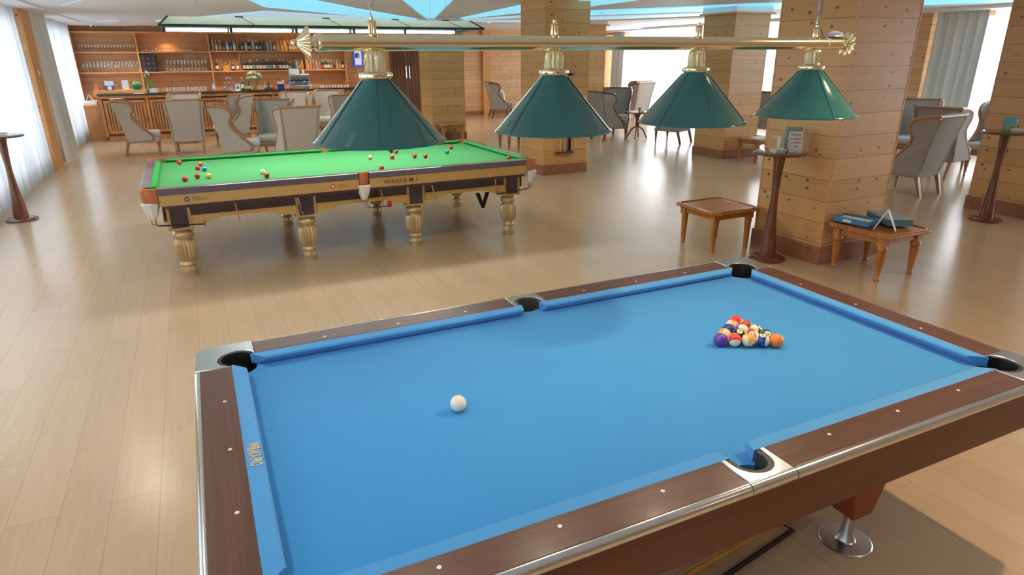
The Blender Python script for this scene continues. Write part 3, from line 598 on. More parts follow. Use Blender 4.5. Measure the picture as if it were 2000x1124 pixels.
# pockets
def pocket(x,y,ax,ay,corner):
    # ax,ay outward direction
    d=Vector((ax,ay,0)).normalized(); s=Vector((-d.y,d.x,0)); c=Vector((x,y,0))
    r=.085 if corner else .058
    def W_(u,v,z): return c+d*u+s*v+Vector((0,0,z))
    n=14; vs=[]; 
    a0=PI*.62 if corner else PI*.5
    for z,q in ((sr+.004,1),(sr-.004,1.04),(.775,1.02),(.745,.97),(.728,.9)):
        for k in range(n+1):
            t=-a0+2*a0*k/n; vs.append(W_(r*q*math.cos(t),r*q*math.sin(t),z))
    fs=[(i*(n+1)+k,i*(n+1)+k+1,(i+1)*(n+1)+k+1,(i+1)*(n+1)+k) for i in range(4) for k in range(n)]
    m=MB().add(vs,fs)
    vs=[W_(q*math.cos(-a0+2*a0*k/n),q*math.sin(-a0+2*a0*k/n),sr+.004) for q in (r,r-.022) for k in range(n+1)]+[W_((r-.022)*math.cos(-a0+2*a0*k/n),(r-.022)*math.sin(-a0+2*a0*k/n),.75) for k in range(n+1)]
    m.add(vs,[(i*(n+1)+k,i*(n+1)+k+1,(i+1)*(n+1)+k+1,(i+1)*(n+1)+k) for i in range(2) for k in range(n)])
    o=m.build('pocket_leather',leather,st,smooth=True,auto=60)
    MB().lathe([(.010,.575),(.018,.58),(.036,.60),(.058,.66),(.078,.72),(.06,.735)],tuple(W_(r*.32,0,0)),16,flute=(.5,.9,8,.12),cap=False).build('pocket_net',net,st,smooth=True)
    return W_,r
for sx in (-1,1):
    for sy in (-1,1):
        W_,r=pocket(sx*(SL+.045),sy*(SW+.045),sx,sy,True)
        p0=W_(r*.32,0,0); yy=sy*(abs(p0.y)+.01)
        m=MB()
        for o in (-.016,.016): m.tube([(p0.x+o*sx,yy,.60),(p0.x+o*sx,yy,.545),(p0.x-sx*.03,yy+o,.525),(p0.x-sx*.40,yy+o,.500)],.0035,6)
        m.tube([(p0.x-sx*.40,yy-.02,.478),(p0.x-sx*.40,yy,.500),(p0.x-sx*.40,yy+.02,.525)],.003,6); m.build('ball_rail',blkm,st,smooth=True)
for sy in (-1,1):
    W_,r=pocket(0,sy*(SW+.072),0,sy,False)
    m=MB(); yy=sy*(SW+.15)
    for o in (-.014,.014): m.tube([(o,sy*(SW+.09),.60),(o,yy-.02*sy,.54),(o+.02,yy,.515),(.25,yy+o,.505)],.0035,6)
    m.build('ball_rail',blkm,st,smooth=True)
# cue hooks and leather straps under the near side
for x in (-1.60+.42,.13+.03,1.40): MB().tube([(x,-OWd+.02,.70),(x+.01,-OWd+.01,.58),(x+.02,-OWd+.03,.50)],.006,6).build('strap',leather,st)
for x in (-.62,.72): 
    MB().sphere((x,-AY-.03,.645),.012).tube([(x,-AY-.03,.645),(x+.012,-AY-.04,.57),(x+.01,-AY-.02,.525),(x+.03,-AY-.05,.50)],.004,6).build('cue_hook',steel,st,smooth=True)
# lettering and emblems on the gold band
fy=-OWd+.004-.0003
text('WIRAKA M-1',.062,dtext,'lettering',st,frame((1,0,0),(0,0,1),(0,-1,0),(.37,fy,.745)),.0006)
def emblem(x,c1,c2):
    e=MB().lathe([(.022,0),(.022,.001)],(0,0,0),24,tf=lambda p:(p[0],-p[2],p[1])).build('emblem',c1,st,loc=(x,fy,.747))
    MB().lathe([(.012,.001),(.012,.0016)],(0,0,0),20,tf=lambda p:(p[0],-p[2],p[1])).build('emblem_centre',c2,e)
    m=MB()
    for k in range(3): m.box(.04,.17-.03*k,-.0006,0,-.014+.012*k,-.010+.012*k)
    m.build('fine_print',c1,st,loc=(x,fy,.747))
emblem(-1.56,gyprint,labb); emblem(-.30,rtext,labw)
text('WIRAKA',.05,gyprint,'lettering',st,frame((1,0,0),(0,0,1),(0,-1,0),(1.17,-AY-.0004,.615)),.0005)
# big black V hanging under the table
m=MB(); m.prism([(-.085,.12),(-.035,.12),(.012,-.02),(-.012,-.06)],-.006,.006,tf=lambda p:(p[0],p[2],p[1])).prism([(.085,.12),(.035,.12),(-.006,-.02),(.0,-.06),(.018,-.06)],-.006,.006,tf=lambda p:(p[0],p[2]+.001,p[1])); m.build('letter_plate',blkm,st,loc=(1.40,-.66,.345))
# ------------------------------------------------------------------ snooker balls
SBR=.02625
sbm={k:plain('snooker_'+k,c,.1,0,.5) for k,c in dict(red=(.62,.012,.015),pink=(.80,.36,.26),brown=(.55,.18,.05),blue=(.01,.20,.62),yellow=(.85,.50,.02),white=(.82,.78,.55),black=(.012,.015,.02),green=(.0,.27,.20)).items()}
SB=[('red',-.206,7.972,'red ball nearest the far left cushion of the snooker table'),('red',-.153,6.779,'red ball nearest the left front corner of the snooker table'),('red',-.032,7.451,'red ball touching the brown ball, left end of the snooker table'),
('brown',-.002,7.742,'brown ball behind a red and the blue on the left end of the snooker table'),('blue',.028,7.346,'bright blue snooker ball at the left end of the table'),('red',-.046,6.91,'red ball beside the yellow ball on the snooker table'),
('yellow',.051,6.858,'yellow snooker ball at the left end of the table'),('white',.544,6.862,'cream white cue ball touching a red on the snooker table'),('red',.557,6.624,'red ball directly in front of the white snooker cue ball'),
('pink',1.733,7.319,'pink snooker ball under the nearest green lamp shade'),('red',2.116,7.939,'red ball just behind the black snooker ball'),('black',2.094,7.743,'black snooker ball between two red balls'),
('red',2.136,7.669,'red ball just right of the black snooker ball'),('red',1.965,7.239,'red ball right of the pink ball'),('red',1.659,6.554,'red ball closest to the near middle pocket'),
('red',2.215,7.195,'left one of the two red balls lying side by side in the right half'),('red',2.324,7.137,'right one of the two red balls lying side by side in the right half'),
('red',2.847,7.705,'red ball behind the green snooker ball'),('green',2.658,7.338,'dark green snooker ball at the right end of the table'),('red',3.095,6.545,'red ball close to the near right corner pocket')]
for c,x,y,lab in SB:
    tag(MB().sphere((0,0,0),SBR,24,16).build('snooker_ball',sbm[c],smooth=True,auto=180,loc=(x,y,sb+SBR)),lab,'snooker ball','snooker balls')
tag(MB().sphere((0,0,0),SBR,24,16).build('snooker_ball',sbm['red'],smooth=True,auto=180,loc=(SX+.235,SY-(SW+.15),.5075+SBR)),'red ball resting on the black ball rail below the near middle pocket','snooker ball','snooker balls')
# ================================================================== FLUORESCENT HOOD
fh=thing('snooker_light_hood','long grey green trapezoid hood with white fluorescent tubes over the snooker table','hanging light',(1.40,7.30,0))
zr,zt=2.185,2.265; hx,hy=1.545,.46; tx,ty=1.47,.27
vs=[]; 
for x,y,z in ((-hx,-hy,zr),(hx,-hy,zr),(hx,hy,zr),(-hx,hy,zr),(-tx,-ty,zt),(tx,-ty,zt),(tx,ty,zt),(-tx,ty,zt)): vs.append((x,y,z))
m=MB(); m.add(vs,[(0,1,5,4),(1,2,6,5),(2,3,7,6),(3,0,4,7)]); m.add([(a[0],a[1],a[2]) for a in vs[4:]],[(0,1,2,3)]); m.build('hood',hoodm,fh)
m=MB(); m.box(-hx-.008,hx+.008,-hy-.012,-hy+.012,zr-.014,zr+.008).box(-hx-.008,hx+.008,hy-.012,hy+.012,zr-.014,zr+.008).box(-hx-.008,-hx+.012,-hy,hy,zr-.014,zr+.008).box(hx-.012,hx+.008,-hy,hy,zr-.014,zr+.008)
for x in (-hx,hx):
    m.tube([(x,-hy,zr),(x*.951,-ty,zt)],.010,6)
m.build('dark_rim',hoodd,fh)
TX=[(-1.50,-.97),(-.92,-.37),(-.31,.21),(.27,.79),(.82,1.39)]
for a,b in TX:
    for y in (.0,.07):
        MB().tube([(a,y,zr-.024),(b,y,zr-.024)],.012,12).build('fluorescent_tube',tube_e,fh,smooth=True)
    MB().box(a-.03,a-.005,-.06,.15,zr-.045,zr+.0).build('tube_holder',hoodd,fh)
m=MB().box(-1.53,1.42,.02,.05,zr-.004,zr+.012); m.build('tube_rail',hoodd,fh)
for x in (-.85,-.05,.65,1.2): MB().tube([(x-.05,-ty,zt+.005),(x+.02,-ty-.02,zt+.004)],.006,6).tube([(x,-ty,zt),(x+.10,-hy,zr+.005)],.003,5).build('clip',hoodd,fh)
for x,y in ((-1.2,-.25),(1.2,-.25),(-1.2,.25),(1.2,.25)): MB().tube([(x,y,zt-.01),(x,y,ZC-.001)],.0022,5).build('suspension_wire',steel,fh)
l=area('tube_glow',(1.40,7.30,zr-.06),(0,0,0),2.7,.3,50,(.95,.98,1))
# ================================================================== WINGBACK CHAIRS
def make_chair(label,fab,seatm,wd,studs):
    t=thing('wingback_chair',label,'chair')
    hw=.31
    # profile (y forward, z): back line leans away
    front=[(.20,.30),(.215,.37),(.15,.455),(.06,.54),(-.02,.63),(-.085,.72),(-.115,.79),(-.10,.85),(-.065,.91),(-.065,.97),(-.10,1.03),(-.17,1.07),(-.26,1.088),(-.44,1.10)]
    back=[(-.44,1.10),(-.365,.80),(-.30,.50),(-.25,.28)]
    def flare(z): return .055*max(0,min(1,(z-.62)/.4))
    for s in (-1,1):
        poly=front+back[1:]; n=len(poly); m=MB()
        vs=[(s*(hw+flare(z)),y,z) for y,z in poly]+[(s*(hw+flare(z)-.05),y,z) for y,z in poly]
        fs=[tuple(range(n)),tuple(range(n,2*n))[::-1]]+[(i,n+i,n+(i+1)%n,(i+1)%n) for i in range(n)]
        if s<0: fs=[f[::-1] for f in fs]
        m.add(vs,fs); m.build('side_wing',fab,t)
        # wooden bead along the front edge
        m=MB(); m.tube([(s*(hw+flare(z)-.022),y,z) for y,z in front],.032,8,flat=.95); o=m.build('wing_trim',wd,t,smooth=True)
        if studs:
            m=MB(); L=[Vector((s*(hw+flare(z)+.004),y-.004,z)) for y,z in front]; 
            for a,b in zip(L,L[1:]):
                k=max(1,int((b-a).length/.022))
                for i in range(k): q=a.lerp(b,i/k); m.sphere(tuple(q),.0065,6,4)
            m.build('nail_heads',wd,o)
    m=MB(); vs=[]
    B=[(-.25,.28),(-.30,.50),(-.365,.80),(-.44,1.10)]
    for k,(y,z) in enumerate(B):
        w=hw+flare(z)-.004; d=.09 if z<1 else .07
        vs+=[(-w,y,z),(w,y,z),(w,y+d,z),(-w,y+d,z)]
    fs=[(0,3,2,1),(12,13,14,15)]
    for k in range(3):
        o=4*k; fs+=[(o,o+1,o+5,o+4),(o+1,o+2,o+6,o+5),(o+2,o+3,o+7,o+6),(o+3,o,o+4,o+7)]
    m.add(vs,fs).build('backrest',fab,t,bev=.012)
    w=hw+.055; MB().box(-w,w,-.447,-.360,1.090,1.122).build('top_rail',wd,t,bev=.008)
    if studs:
        m=MB()
        for k in range(32): m.sphere((-w+.01+k*(2*w-.02)/31,-.449,1.088),.0065,6,4)
        m.build('nail_heads',wd,t)
    MB().box(-hw+.045,hw-.045,-.27,.37,.36,.47).build('seat_cushion',seatm,t,bev=.035)
    MB().box(-hw+.03,hw-.03,-.26,.33,.26,.36).build('seat_frame',fab,t,bev=.01)
    MB().box(-hw+.02,hw-.02,.315,.345,.27,.315).build('front_rail',wd,t,bev=.006)
    for s in (-1,1):
        MB().lathe([(.013,0),(.019,.01),(.016,.03),(.024,.13),(.033,.20),(.026,.215),(.034,.23),(.034,.27)],(s*(hw-.05),.30,0),12).build('leg',wd,t,smooth=True)
        MB().add([(s*(hw-.045)+a*.02,-.33+b*.02,0) for a,b in ((-1,-1),(1,-1),(1,1),(-1,1))]+[(s*(hw-.045)+a*.026,-.245+b*.026,.28) for a,b in ((-1,-1),(1,-1),(1,1),(-1,1))],[(3,2,1,0),(4,5,6,7),(0,1,5,4),(1,2,6,5),(2,3,7,6),(3,0,4,7)]).build('leg',wd,t)
    return t
CH=[ # proto, x, y, facing deg, label
('L',-1.04,15.95,4,'beige wingback chair seen from the side, furthest left, facing right'),
('L',-.13,15.66,88,'beige wingback chair seen squarely from behind, second from the left'),
('L',.71,13.30,-4,'beige wingback chair in profile facing right, its seat meeting the snooker table edge'),
('L',.80,16.60,195,'beige wingback chair in profile facing left, its curled wing before the bar panels'),
('L',1.60,12.35,101,'beige wingback chair seen squarely from behind, left of the nearest green lamp shade'),
('L',1.42,14.0,249,'beige wingback chair showing its inner back, behind the back-turned chair beside the near shade'),
('L',-.15,17.72,262,'beige wingback chair close to the bar, only its top showing above another chair'),
('L',2.25,17.1,240,'beige wingback chair whose wing top peeks out against the middle of the bar front'),
('L',3.1,17.5,238,'shaded wingback chair facing the camera at the right end of the bar'),
('L',3.2,15.75,95,'beige wingback chair half hidden behind the left slope of the nearest green shade'),
('D',9.15,20.0,-12,'dark trimmed grey wingback chair with a white cushion at the back wall'),
('D',8.98,13.35,0,'grey wingback chair facing right, between the second and third green shades'),
('D',9.95,14.45,238,'grey wingback chair facing the camera behind the little round lounge table'),
('D',12.6,17.3,100,'pale backlit wingback chair seen from behind against the bright window'),
('D',13.45,18.6,100,'furthest pale wingback chair, its top against the bright window'),
('D',9.95,12.15,112,'grey wingback chair half hidden under the third green shade, legs before the bright floor'),
('D',12.2,11.35,8,'brownish backlit wingback chair between the two right pine pillars'),
('S',9.22,5.96,96,'studded grey wingback chair seen from behind, nearest on the right'),
('S',10.0,7.2,218,'studded grey wingback chair facing the camera behind the nearest studded one'),
('S',10.95,6.6,6,'studded grey wingback chair turned away to the right, beside the right pillar'),
('S',11.9,7.75,215,'wingback chair whose rolled wings peek over the studded chairs before the drape'),
('S',12.2,6.55,185,'wingback chair facing left, partly hidden by the right pine pillar')]
protos={}
for k,x,y,a,lab in CH:
    rz=math.radians(a-90)
    if k not in protos:
        c=make_chair(lab,fabL if k=='L' else fabG,seatL if k!='D' else fabG,{'L':trimw,'D':trimd,'S':trimw}[k],k=='S'); c.location=(x,y,0); c.rotation_euler=(0,0,rz); c['group']='wingback lounge chairs'; protos[k]=c
    else: c=dup(protos[k],(x,y,0),rz,lab,'wingback lounge chairs')
# white cushion on a far chair, and one on the studded chair
def cushion_pad(loc,rz,tilt,label,mat):
    def fn(i,j):
        return None
    m=MB(); n=10; vs=[]
    for s in (1,-1):
        for j in range(n+1):
            for i in range(n+1):
                u=i/n*2-1; v=j/n*2-1; th=.06*(1-u**4)**.5*(1-v**4)**.5; vs.append((u*.19*(1-.06*(1-abs(v))),s*th,v*.19*(1-.06*(1-abs(u)))))
    k=(n+1)**2; fs=[]
    for s in (0,1):
        for j in range(n):
            for i in range(n):
                a=s*k+j*(n+1)+i; f=(a,a+1,a+n+2,a+n+1); fs.append(f if s else f[::-1])
    m.add(vs,fs); o=m.build('throw_cushion',mat,smooth=True,auto=180,loc=loc); o.rotation_euler=(tilt,.25,rz); return tag(o,label,'cushion')
cushion_pad((9.22,19.98,.70),math.radians(-100),.2,'white cushion leaning in the dark trimmed chair at the back wall',labw)
# ================================================================== TALL ROUND TABLES
def tall_table(loc,label):
    t=thing('tall_round_table',label,'table',loc)
    MB().lathe([(0,1.022),(.225,1.022),(.238,1.028),(.242,1.037),(.238,1.046),(.225,1.050),(0,1.050)],n=48).build('table_top',mahog,t,smooth=True,auto=50)
    MB().lathe([(.078,.035),(.080,.06),(.072,.16),(.057,.30),(.043,.45),(.034,.58),(.033,.68),(.040,.82),(.050,.95),(.060,1.023)],n=32).build('stem',mahog,t,smooth=True,auto=60)
    MB().lathe([(.165,0),(.172,.006),(.172,.016),(.160,.026),(.10,.034),(.07,.038),(0,.038)],n=40).build('base',mahog,t,smooth=True,auto=50); return t
T1=(4.91,4.44,0); T2=(8.58,4.52-.15,0); T3=(-2.13,9.85,0)
T2=(8.45,4.42,0)
tall_table(T1,'tall round mahogany table beside the large pine pillar, holding the lettered card')
tall_table(T2,'tall round mahogany table at the right edge, holding a colourful picture card')
tall_table(T3,'tall round mahogany table at the left edge before the white curtains')
# items on them
def tent_card(loc,rz,w,h,front,back,label,cat='card',lines=None,lean=.32,lab2=None):
    t=thing('tent_card',label,cat,loc,rz); d=h*math.sin(lean); z=h*math.cos(lean)
    # two leaves meeting at the top
    MB().add([(-w/2,-d,0),(w/2,-d,0),(w/2,0,z),(-w/2,0,z),(-w/2,-d+.003,0),(w/2,-d+.003,0),(w/2,.003,z),(-w/2,.003,z)],[(0,1,2,3),(7,6,5,4),(0,4,5,1),(1,5,6,2),(2,6,7,3),(3,7,4,0)]).build('front_leaf',front,t)
    MB().add([(-w/2,d,0),(w/2,d,0),(w/2,.003,z),(-w/2,.003,z),(-w/2,d+.003,0),(w/2,d+.003,0),(w/2,.006,z),(-w/2,.006,z)],[(0,1,2,3),(7,6,5,4),(0,4,5,1),(1,5,6,2),(2,6,7,3),(3,7,4,0)]).build('rear_leaf',back,t)
    if lines:
        for s,sz,u in lines:
            zz=z*u; yy=-d*(1-u)-.0006
            text(s,sz,dtext,'lettering',t,frame((1,0,0),(0,math.sin(lean),math.cos(lean)),(0,-math.cos(lean),math.sin(lean)),(0,yy,zz)),.0003)
    return t
cr=-A  # facing the camera side of the room
t=tent_card((T1[0]+.095,T1[1]-.07,1.0503),cr-.05,.125,.185,white,white,'white lettered tent card on the tall table by the large pillar',lines=[('Alkmaar',.030,.86),('bu Akşam',.026,.66),('15 Ekim',.027,.47),('OKE',.022,.28),('v',.018,.13)],lean=.2)
tag(MB().box(-.07,.07,-.02,.02,0,.215).build('picture_box',[labg],loc=(T1[0]+.135,T1[1]+.0,1.0503),rz=cr),'pale green box standing behind the lettered tent card','box')
def pot(loc,rz,label):
    t=thing('white_jug',label,'jug',loc,rz); MB().lathe([(.020,0),(.024,.01),(.020,.06),(.026,.10),(.030,.135),(.026,.135),(.018,.1)],n=20).build('body',offw,t,smooth=True); MB().tube([(-.02,0,.125),(-.045,0,.135),(-.062,0,.12)],[.016,.013,.009],8).build('spout',offw,t,smooth=True); return t
pot((T1[0]+.01,T1[1]+.03,1.0503),cr,'small white jug with a spout beside the lettered card')
def dish(loc,rz,label,mat=offw):
    t=thing('square_ashtray',label,'ashtray',loc,rz)
    MB().add([(a*.045,b*.045,0) for a,b in ((-1,-1),(1,-1),(1,1),(-1,1))]+[(a*.06,b*.06,.035) for a,b in ((-1,-1),(1,-1),(1,1),(-1,1))]+[(a*.048,b*.048,.035) for a,b in ((-1,-1),(1,-1),(1,1),(-1,1))]+[(a*.036,b*.036,.012) for a,b in ((-1,-1),(1,-1),(1,1),(-1,1))],
      [(3,2,1,0)]+[(i,(i+1)%4,4+(i+1)%4,4+i) for i in range(4)]+[(4+i,4+(i+1)%4,8+(i+1)%4,8+i) for i in range(4)]+[(8+i,8+(i+1)%4,12+(i+1)%4,12+i) for i in range(4)]+[(12,13,14,15)]).build('bowl',mat,t,bev=.003); return t
dish((T1[0]-.09,T1[1]-.05,1.0503),cr+.2,'white square ashtray on the tall table by the large pillar')
dish((T2[0]+.03,T2[1]-.10,1.0503),cr,'white ashtray in front of the colourful card on the right tall table')
dish((T3[0]+.02,T3[1]-.05,1.0503),cr,'pale glass ashtray on the left tall table',glassm)
pot((T2[0]+.13,T2[1]-.0,1.0503),cr,'small white jug at the right edge on the right tall table')
pot((T3[0]-.05,T3[1]-.02,1.0503),cr,'small white jug on the left tall table')
t=tent_card((T2[0]+.03,T2[1]+.0,1.0503),cr,.135,.16,plain('card_sky',(.10,.50,.62),.5),white,'colourful blue green picture card on the right tall table',lean=.15)
MB().add([(-.0655,-.0245,.003),(.0655,-.0245,.003),(.0655,-.0150,.062),(-.03,-.0135,.075),(-.0655,-.0145,.068)],[(0,1,2,3,4)]).build('green_meadow_print',plain('card_green',(.25,.55,.2),.5),t)
MB().add([(.0,-.0240,.012),(.035,-.0240,.012),(.035,-.018,.05),(.018,-.0155,.065),(.0,-.018,.05)],[(0,1,2,3,4)]).build('red_figure_print',rtext,t)
# ================================================================== LOW SQUARE TABLES
def low_table(loc,rz,label,rope,s=.30,h=.43,carved=False,mat=None,group='low carved oak tables'):
    mat=mat or oak; t=thing('low_table',label,'table',loc,rz,group); r=.07
    def rr(s,r): return [(sx*(s-r)+r*math.cos(a),sy*(s-r)+r*math.sin(a)) for sx,sy,a0 in ((1,1,0),(-1,1,PI/2),(-1,-1,PI),(1,-1,1.5*PI)) for a in [a0+PI/2*k/5 for k in range(6)]]
    MB().prism(rr(s,r),h-.022,h-.006).build('table_top',mat,t,bev=.003)
    P=rr(s-.008,r); P=P+[P[0]]
    rim=MB().tube([(x,y,h-.002) for x,y in P],.008,6).build('raised_rim',mat,t,smooth=True)
    m=MB(); 
    for a,b in zip(P,P[1:]):
        L=math.hypot(b[0]-a[0],b[1]-a[1]); k=max(1,int(L/.026))
        for i in range(k): m.sphere((a[0]+(b[0]-a[0])*i/k*1.0,a[1]+(b[1]-a[1])*i/k,h-.016),.0155,6,4)
    q=.016/(s); 
    m.v=[(x*(1+q),y*(1+q),z) for x,y,z in m.v]; m.build('rope_moulding',mat,t,smooth=True)
    m=MB(); f=s-.07; 
    for sg in (-1,1): m.box(-f,f,sg*f-.011,sg*f+.011,h-.095,h-.022).box(sg*f-.011,sg*f+.011,-f,f,h-.0951,h-.0221)
    m.build('apron',mat,t)
    for sx in (-1,1):
        for sy in (-1,1):
            x,y=sx*(s-.075),sy*(s-.075)
            MB().box(x-.035,x+.035,y-.035,y+.035,h-.11,h-.021).lathe([(.019,0),(.026,.006),(.026,.018),(.019,.028),(.023,.06),(.037,h-.185),(.040,h-.18),(.040,h-.172),(.030,h-.168),(.043,h-.152),(.045,h-.135),(.036,h-.115),(.033,h-.105)] if rope else [(.022,0),(.025,.01),(.021,.02),(.026,.08),(.034,h-.15),(.037,h-.13),(.033,h-.11),(.033,h-.105)],(x,y,0),16).build('leg',mat,t,smooth=True,auto=50)
    return t
low_table((4.80,5.07,0),0,'plain empty low oak table left of the tall round table',False)
low_table((5.49,3.735,0),.0,'low oak table with beaded edge carrying the blue game boxes',True)
low_table((9.52,9.17,0),0,'low oak table with papers on it at the foot of the thin corniced pillar',True)
low_table((5.42,14.72,0),0,'dark carved low table at the foot of the pillar before the dark door',True,mat=barw)
low_table((6.15,12.75,0),0,'dark carved low table, only its corner showing left of the cue rack pillar',True,mat=barw)
h=.4305
# game boxes
def open_box(loc,rz,label):
    t=thing('open_game_box',label,'box',loc,rz); a,b,d,w=.165,.10,.05,.012
    MB().box(-a,a,-b,b,0,.006).box(-a,a,-b,-b+w,.006,d).box(-a,a,b-w,b,.006,d).box(-a,-a+w,-b+w,b-w,.006,d).box(a-w,a,-b+w,b-w,.006,d).build('tray',bluebox,t,bev=.002)
    MB().box(-a+.03,a-.03,-b+.03,b-.05,.03,.038).build('inner_card',cream,t); MB().box(-.075,.0,-b-.001,-b,.012,.034).build('white_sticker',white,t); return t
open_box((5.375,3.88,h+.007),-1.40,'open blue game box with a white sticker on the low table')
t=thing('closed_game_box','grey blue lidded game box leaning behind the white folded card','box',(5.665,3.765,h+.010),1.08); MB().box(-.20,.20,-.11,.11,0,.055).build('sides',tealbox,t,bev=.002); MB().box(-.204,.204,-.114,.114,.055,.062).build('lid',tealtop,t,bev=.002); t.rotation_euler=(0.0,.02,1.08)
t=thing('folded_white_card','white card folded like a tent in front of the grey blue box','card',(5.405,3.615,h+.001),-1.0)
for s in (-1,1): MB().add([(s*.082,-.06,0),(s*.082,.05,0),(0,.05,.17),(0,-.06,.17),(s*.082+s*.006,-.06,0),(s*.082+s*.006,.05,0),(s*.006,.05,.174),(s*.006,-.06,.174)],[(0,1,2,3),(7,6,5,4),(0,4,5,1),(1,5,6,2),(2,6,7,3),(3,7,4,0)]).build('leaf',white,t)
for k,(x,y,r) in enumerate([(9.45,9.12,.2),(9.62,9.22,-.3)]):
    tag(MB().box(-.15,.15,-.10,.10,0,.004).build('menu_sheet',white,loc=(x,y,h+.0045*k),rz=r),['white sheet lying flat on the papers table at the thin corniced pillar','upper white sheet crossing the other one on the papers table'][k],'paper')
# round lounge table between the grey chairs
t=thing('round_lounge_table','small round dark table between the grey lounge chairs','table',(9.62,13.1,0))
MB().lathe([(0,.60),(.30,.60),(.33,.615),(.33,.635),(0,.635)],n=32).build('table_top',trimd,t,smooth=True,auto=40); MB().lathe([(.03,.25),(.05,.35),(.04,.5),(.09,.60)],n=16).build('stem',trimd,t,smooth=True)
for k in range(4): a=PI/4+k*PI/2; MB().tube([(.02*math.cos(a),.02*math.sin(a),.30),(.14*math.cos(a),.14*math.sin(a),.22),(.24*math.cos(a),.24*math.sin(a),.018)],.018,8).build('leg',trimd,t,smooth=True)
tag(MB().lathe([(.03,0),(.033,.09),(.028,.09),(.026,.01)],n=14,cap=False).lathe([(.03,0),(0,.001)],n=14).build('amber_glass',glamber,loc=(9.70,13.15,.6355)),'small amber glass on the round lounge table','glass')
tag(MB().lathe([(.045,0),(.055,.03),(.045,.03),(.035,.01),(0,.01)],n=16).build('white_ashtray',offw,loc=(9.62,12.95,.6355)),'small white ashtray on the round lounge table','ashtray')
# ================================================================== CUE RACK on pillar
cx=5.575; cy=9.65-.001
t=thing('cue_rack','small dark wall rack with two clips holding cues on a pine pillar','cue rack',(cx,cy,0))
MB().box(-.17,.17,-.075,0,.345,.372).box(-.17,.17,-.08,-.07,.372,.385).build('foot_shelf',mahog,t,bev=.003)
m=MB().box(-.15,.15,-.02,0,1.60,1.635)
for k in (-.09,-.03,.03,.09): m.sphere((k,-.032,1.617),.019,10,8)
m.build('clip_bar',blkm,t)
for k,x in enumerate((-.075,.01)):
    MB().tube([(0,0,0),(0,0,.75),(0,0,1.47)],[.0155,.0115,.006],10).build('snooker_cue',cuew,smooth=True,loc=(cx+x,cy-.045,.3725))
    tag(bpy.data.objects['snooker_cue' if k==0 else 'snooker_cue.001'],['left one of the two pale cues standing in the pillar rack','right one of the two pale cues standing in the pillar rack'][k],'cue','cues in the pillar rack')
tag(MB().tube([(0,0,0),(0,0,.5),(0,0,.62)],[.026,.024,.018],12).build('cue_case',blkm,smooth=True,loc=(cx+.10,cy-.045,.3725)),'thick black cue butt case standing beside the pale cues in the rack','cue case')
# ================================================================== BACK SHELVES
sh=thing('bar_shelves','long pine shelf unit with glasses and bottles on the wall behind the bar','shelf',(0,Y1,0))
D0=-.35; q=lambda m,n,mat=shelfw:m.build(n,mat,sh,bev=.003)
q(MB().box(-2.56,4.45,D0,-.001,2.535,2.585),'top_board')
for z,a,b in ((2.045,-2.56,.69),(1.535,-2.56,.69),(2.065,.72,3.25),(1.535,.72,4.45)): q(MB().box(a+.001,b-.001,D0+.01,-.001,z,z+.035),'shelf_board')
for x in (-2.52,-1.06,.70,4.43): q(MB().box(x-.018,x+.018,D0,-.001,.93,2.534),'upright')
q(MB().box(1.45-.014,1.45+.014,D0+.15,-.001,1.572,2.534),'upright'); q(MB().box(3.25,3.28,D0+.02,-.001,1.572,2.534),'upright')
MB().box(.80,1.37,-.03,-.001,2.12,2.42).build('framed_panel',shelfw,sh); MB().box(.80,1.37,-.03,-.001,1.60,1.98).build('framed_panel',shelfw,sh)
# back counter
bc=thing('back_counter','low wooden back counter below the bar shelves, its end showing left of the bar','counter',(0,Y1,0))
MB().box(-2.35,5.6,-.52,-.001,0,.86).build('body',shelfw if False else barw,bc); MB().box(-2.36,5.62,-.56,-.001,.86,.90).build('worktop',shelfw,bc,bev=.004)
# ================================================================== BAR COUNTER
bar=thing('bar_counter','long carved oak bar counter with a dark top at the far end of the room','bar',(0,18.72,0))
BX0,BX1=-1.93,2.98
MB().box(BX0,BX1,.05,.55,.06,1.06).build('body',bar_shade,bar); MB().box(BX0+.02,BX1,.04,.56,0,.12).build('plinth',barw,bar,bev=.01)
MB().box(BX0-.05,BX1+.05,-.06,.62,1.075,1.115).build('bar_top',stonet,bar,bev=.006); MB().box(BX0-.03,BX1+.03,-.03,.60,1.0,1.075).build('cornice',barw,bar,bev=.012)
n=5; pw=(BX1-BX0)/n
for k in range(n):
    a=BX0+k*pw+.05; b=a+pw-.10
    m=MB().box(a,b,.01,.05,.90,.96).box(a,b,.01,.05,.18,.25).box(a,a+.06,.01,.05,.25,.90).box(b-.06,b,.01,.05,.25,.90); f=m.build('panel_frame',barw,bar,bev=.004)
    m=MB(); w=(b-a-.14)/12
    for j in range(12): x=a+.07+j*w; m.tube([(x+w/2,.045,.26),(x+w/2,.045,.89)],w*.40,6)
    m.build('reeded_panel',barw,f,smooth=True)
for k in range(n+1): x=BX0+k*pw; MB().box(x-.035,x+.035,-.01,.05,.12,1.0).box(x-.022,x+.022,-.022,-.01,.2,.94).build('pilaster',barw,bar,bev=.005)
rb=thing('return_bar','recessed right section of the bar with a dark top, behind the lamp','bar',(0,19.2,0))
MB().box(3.04,5.2,.05,.5,0,1.06).build('body',barw,rb); MB().box(3.035,5.25,-.02,.55,1.06,1.10).build('bar_top',stonet,rb,bev=.006)
m=MB()
for k in range(5): x=3.1+k*.42; m.box(x,x+.36,.03,.05,.2,.92)
m.build('door_panels',barw,rb,bev=.004)
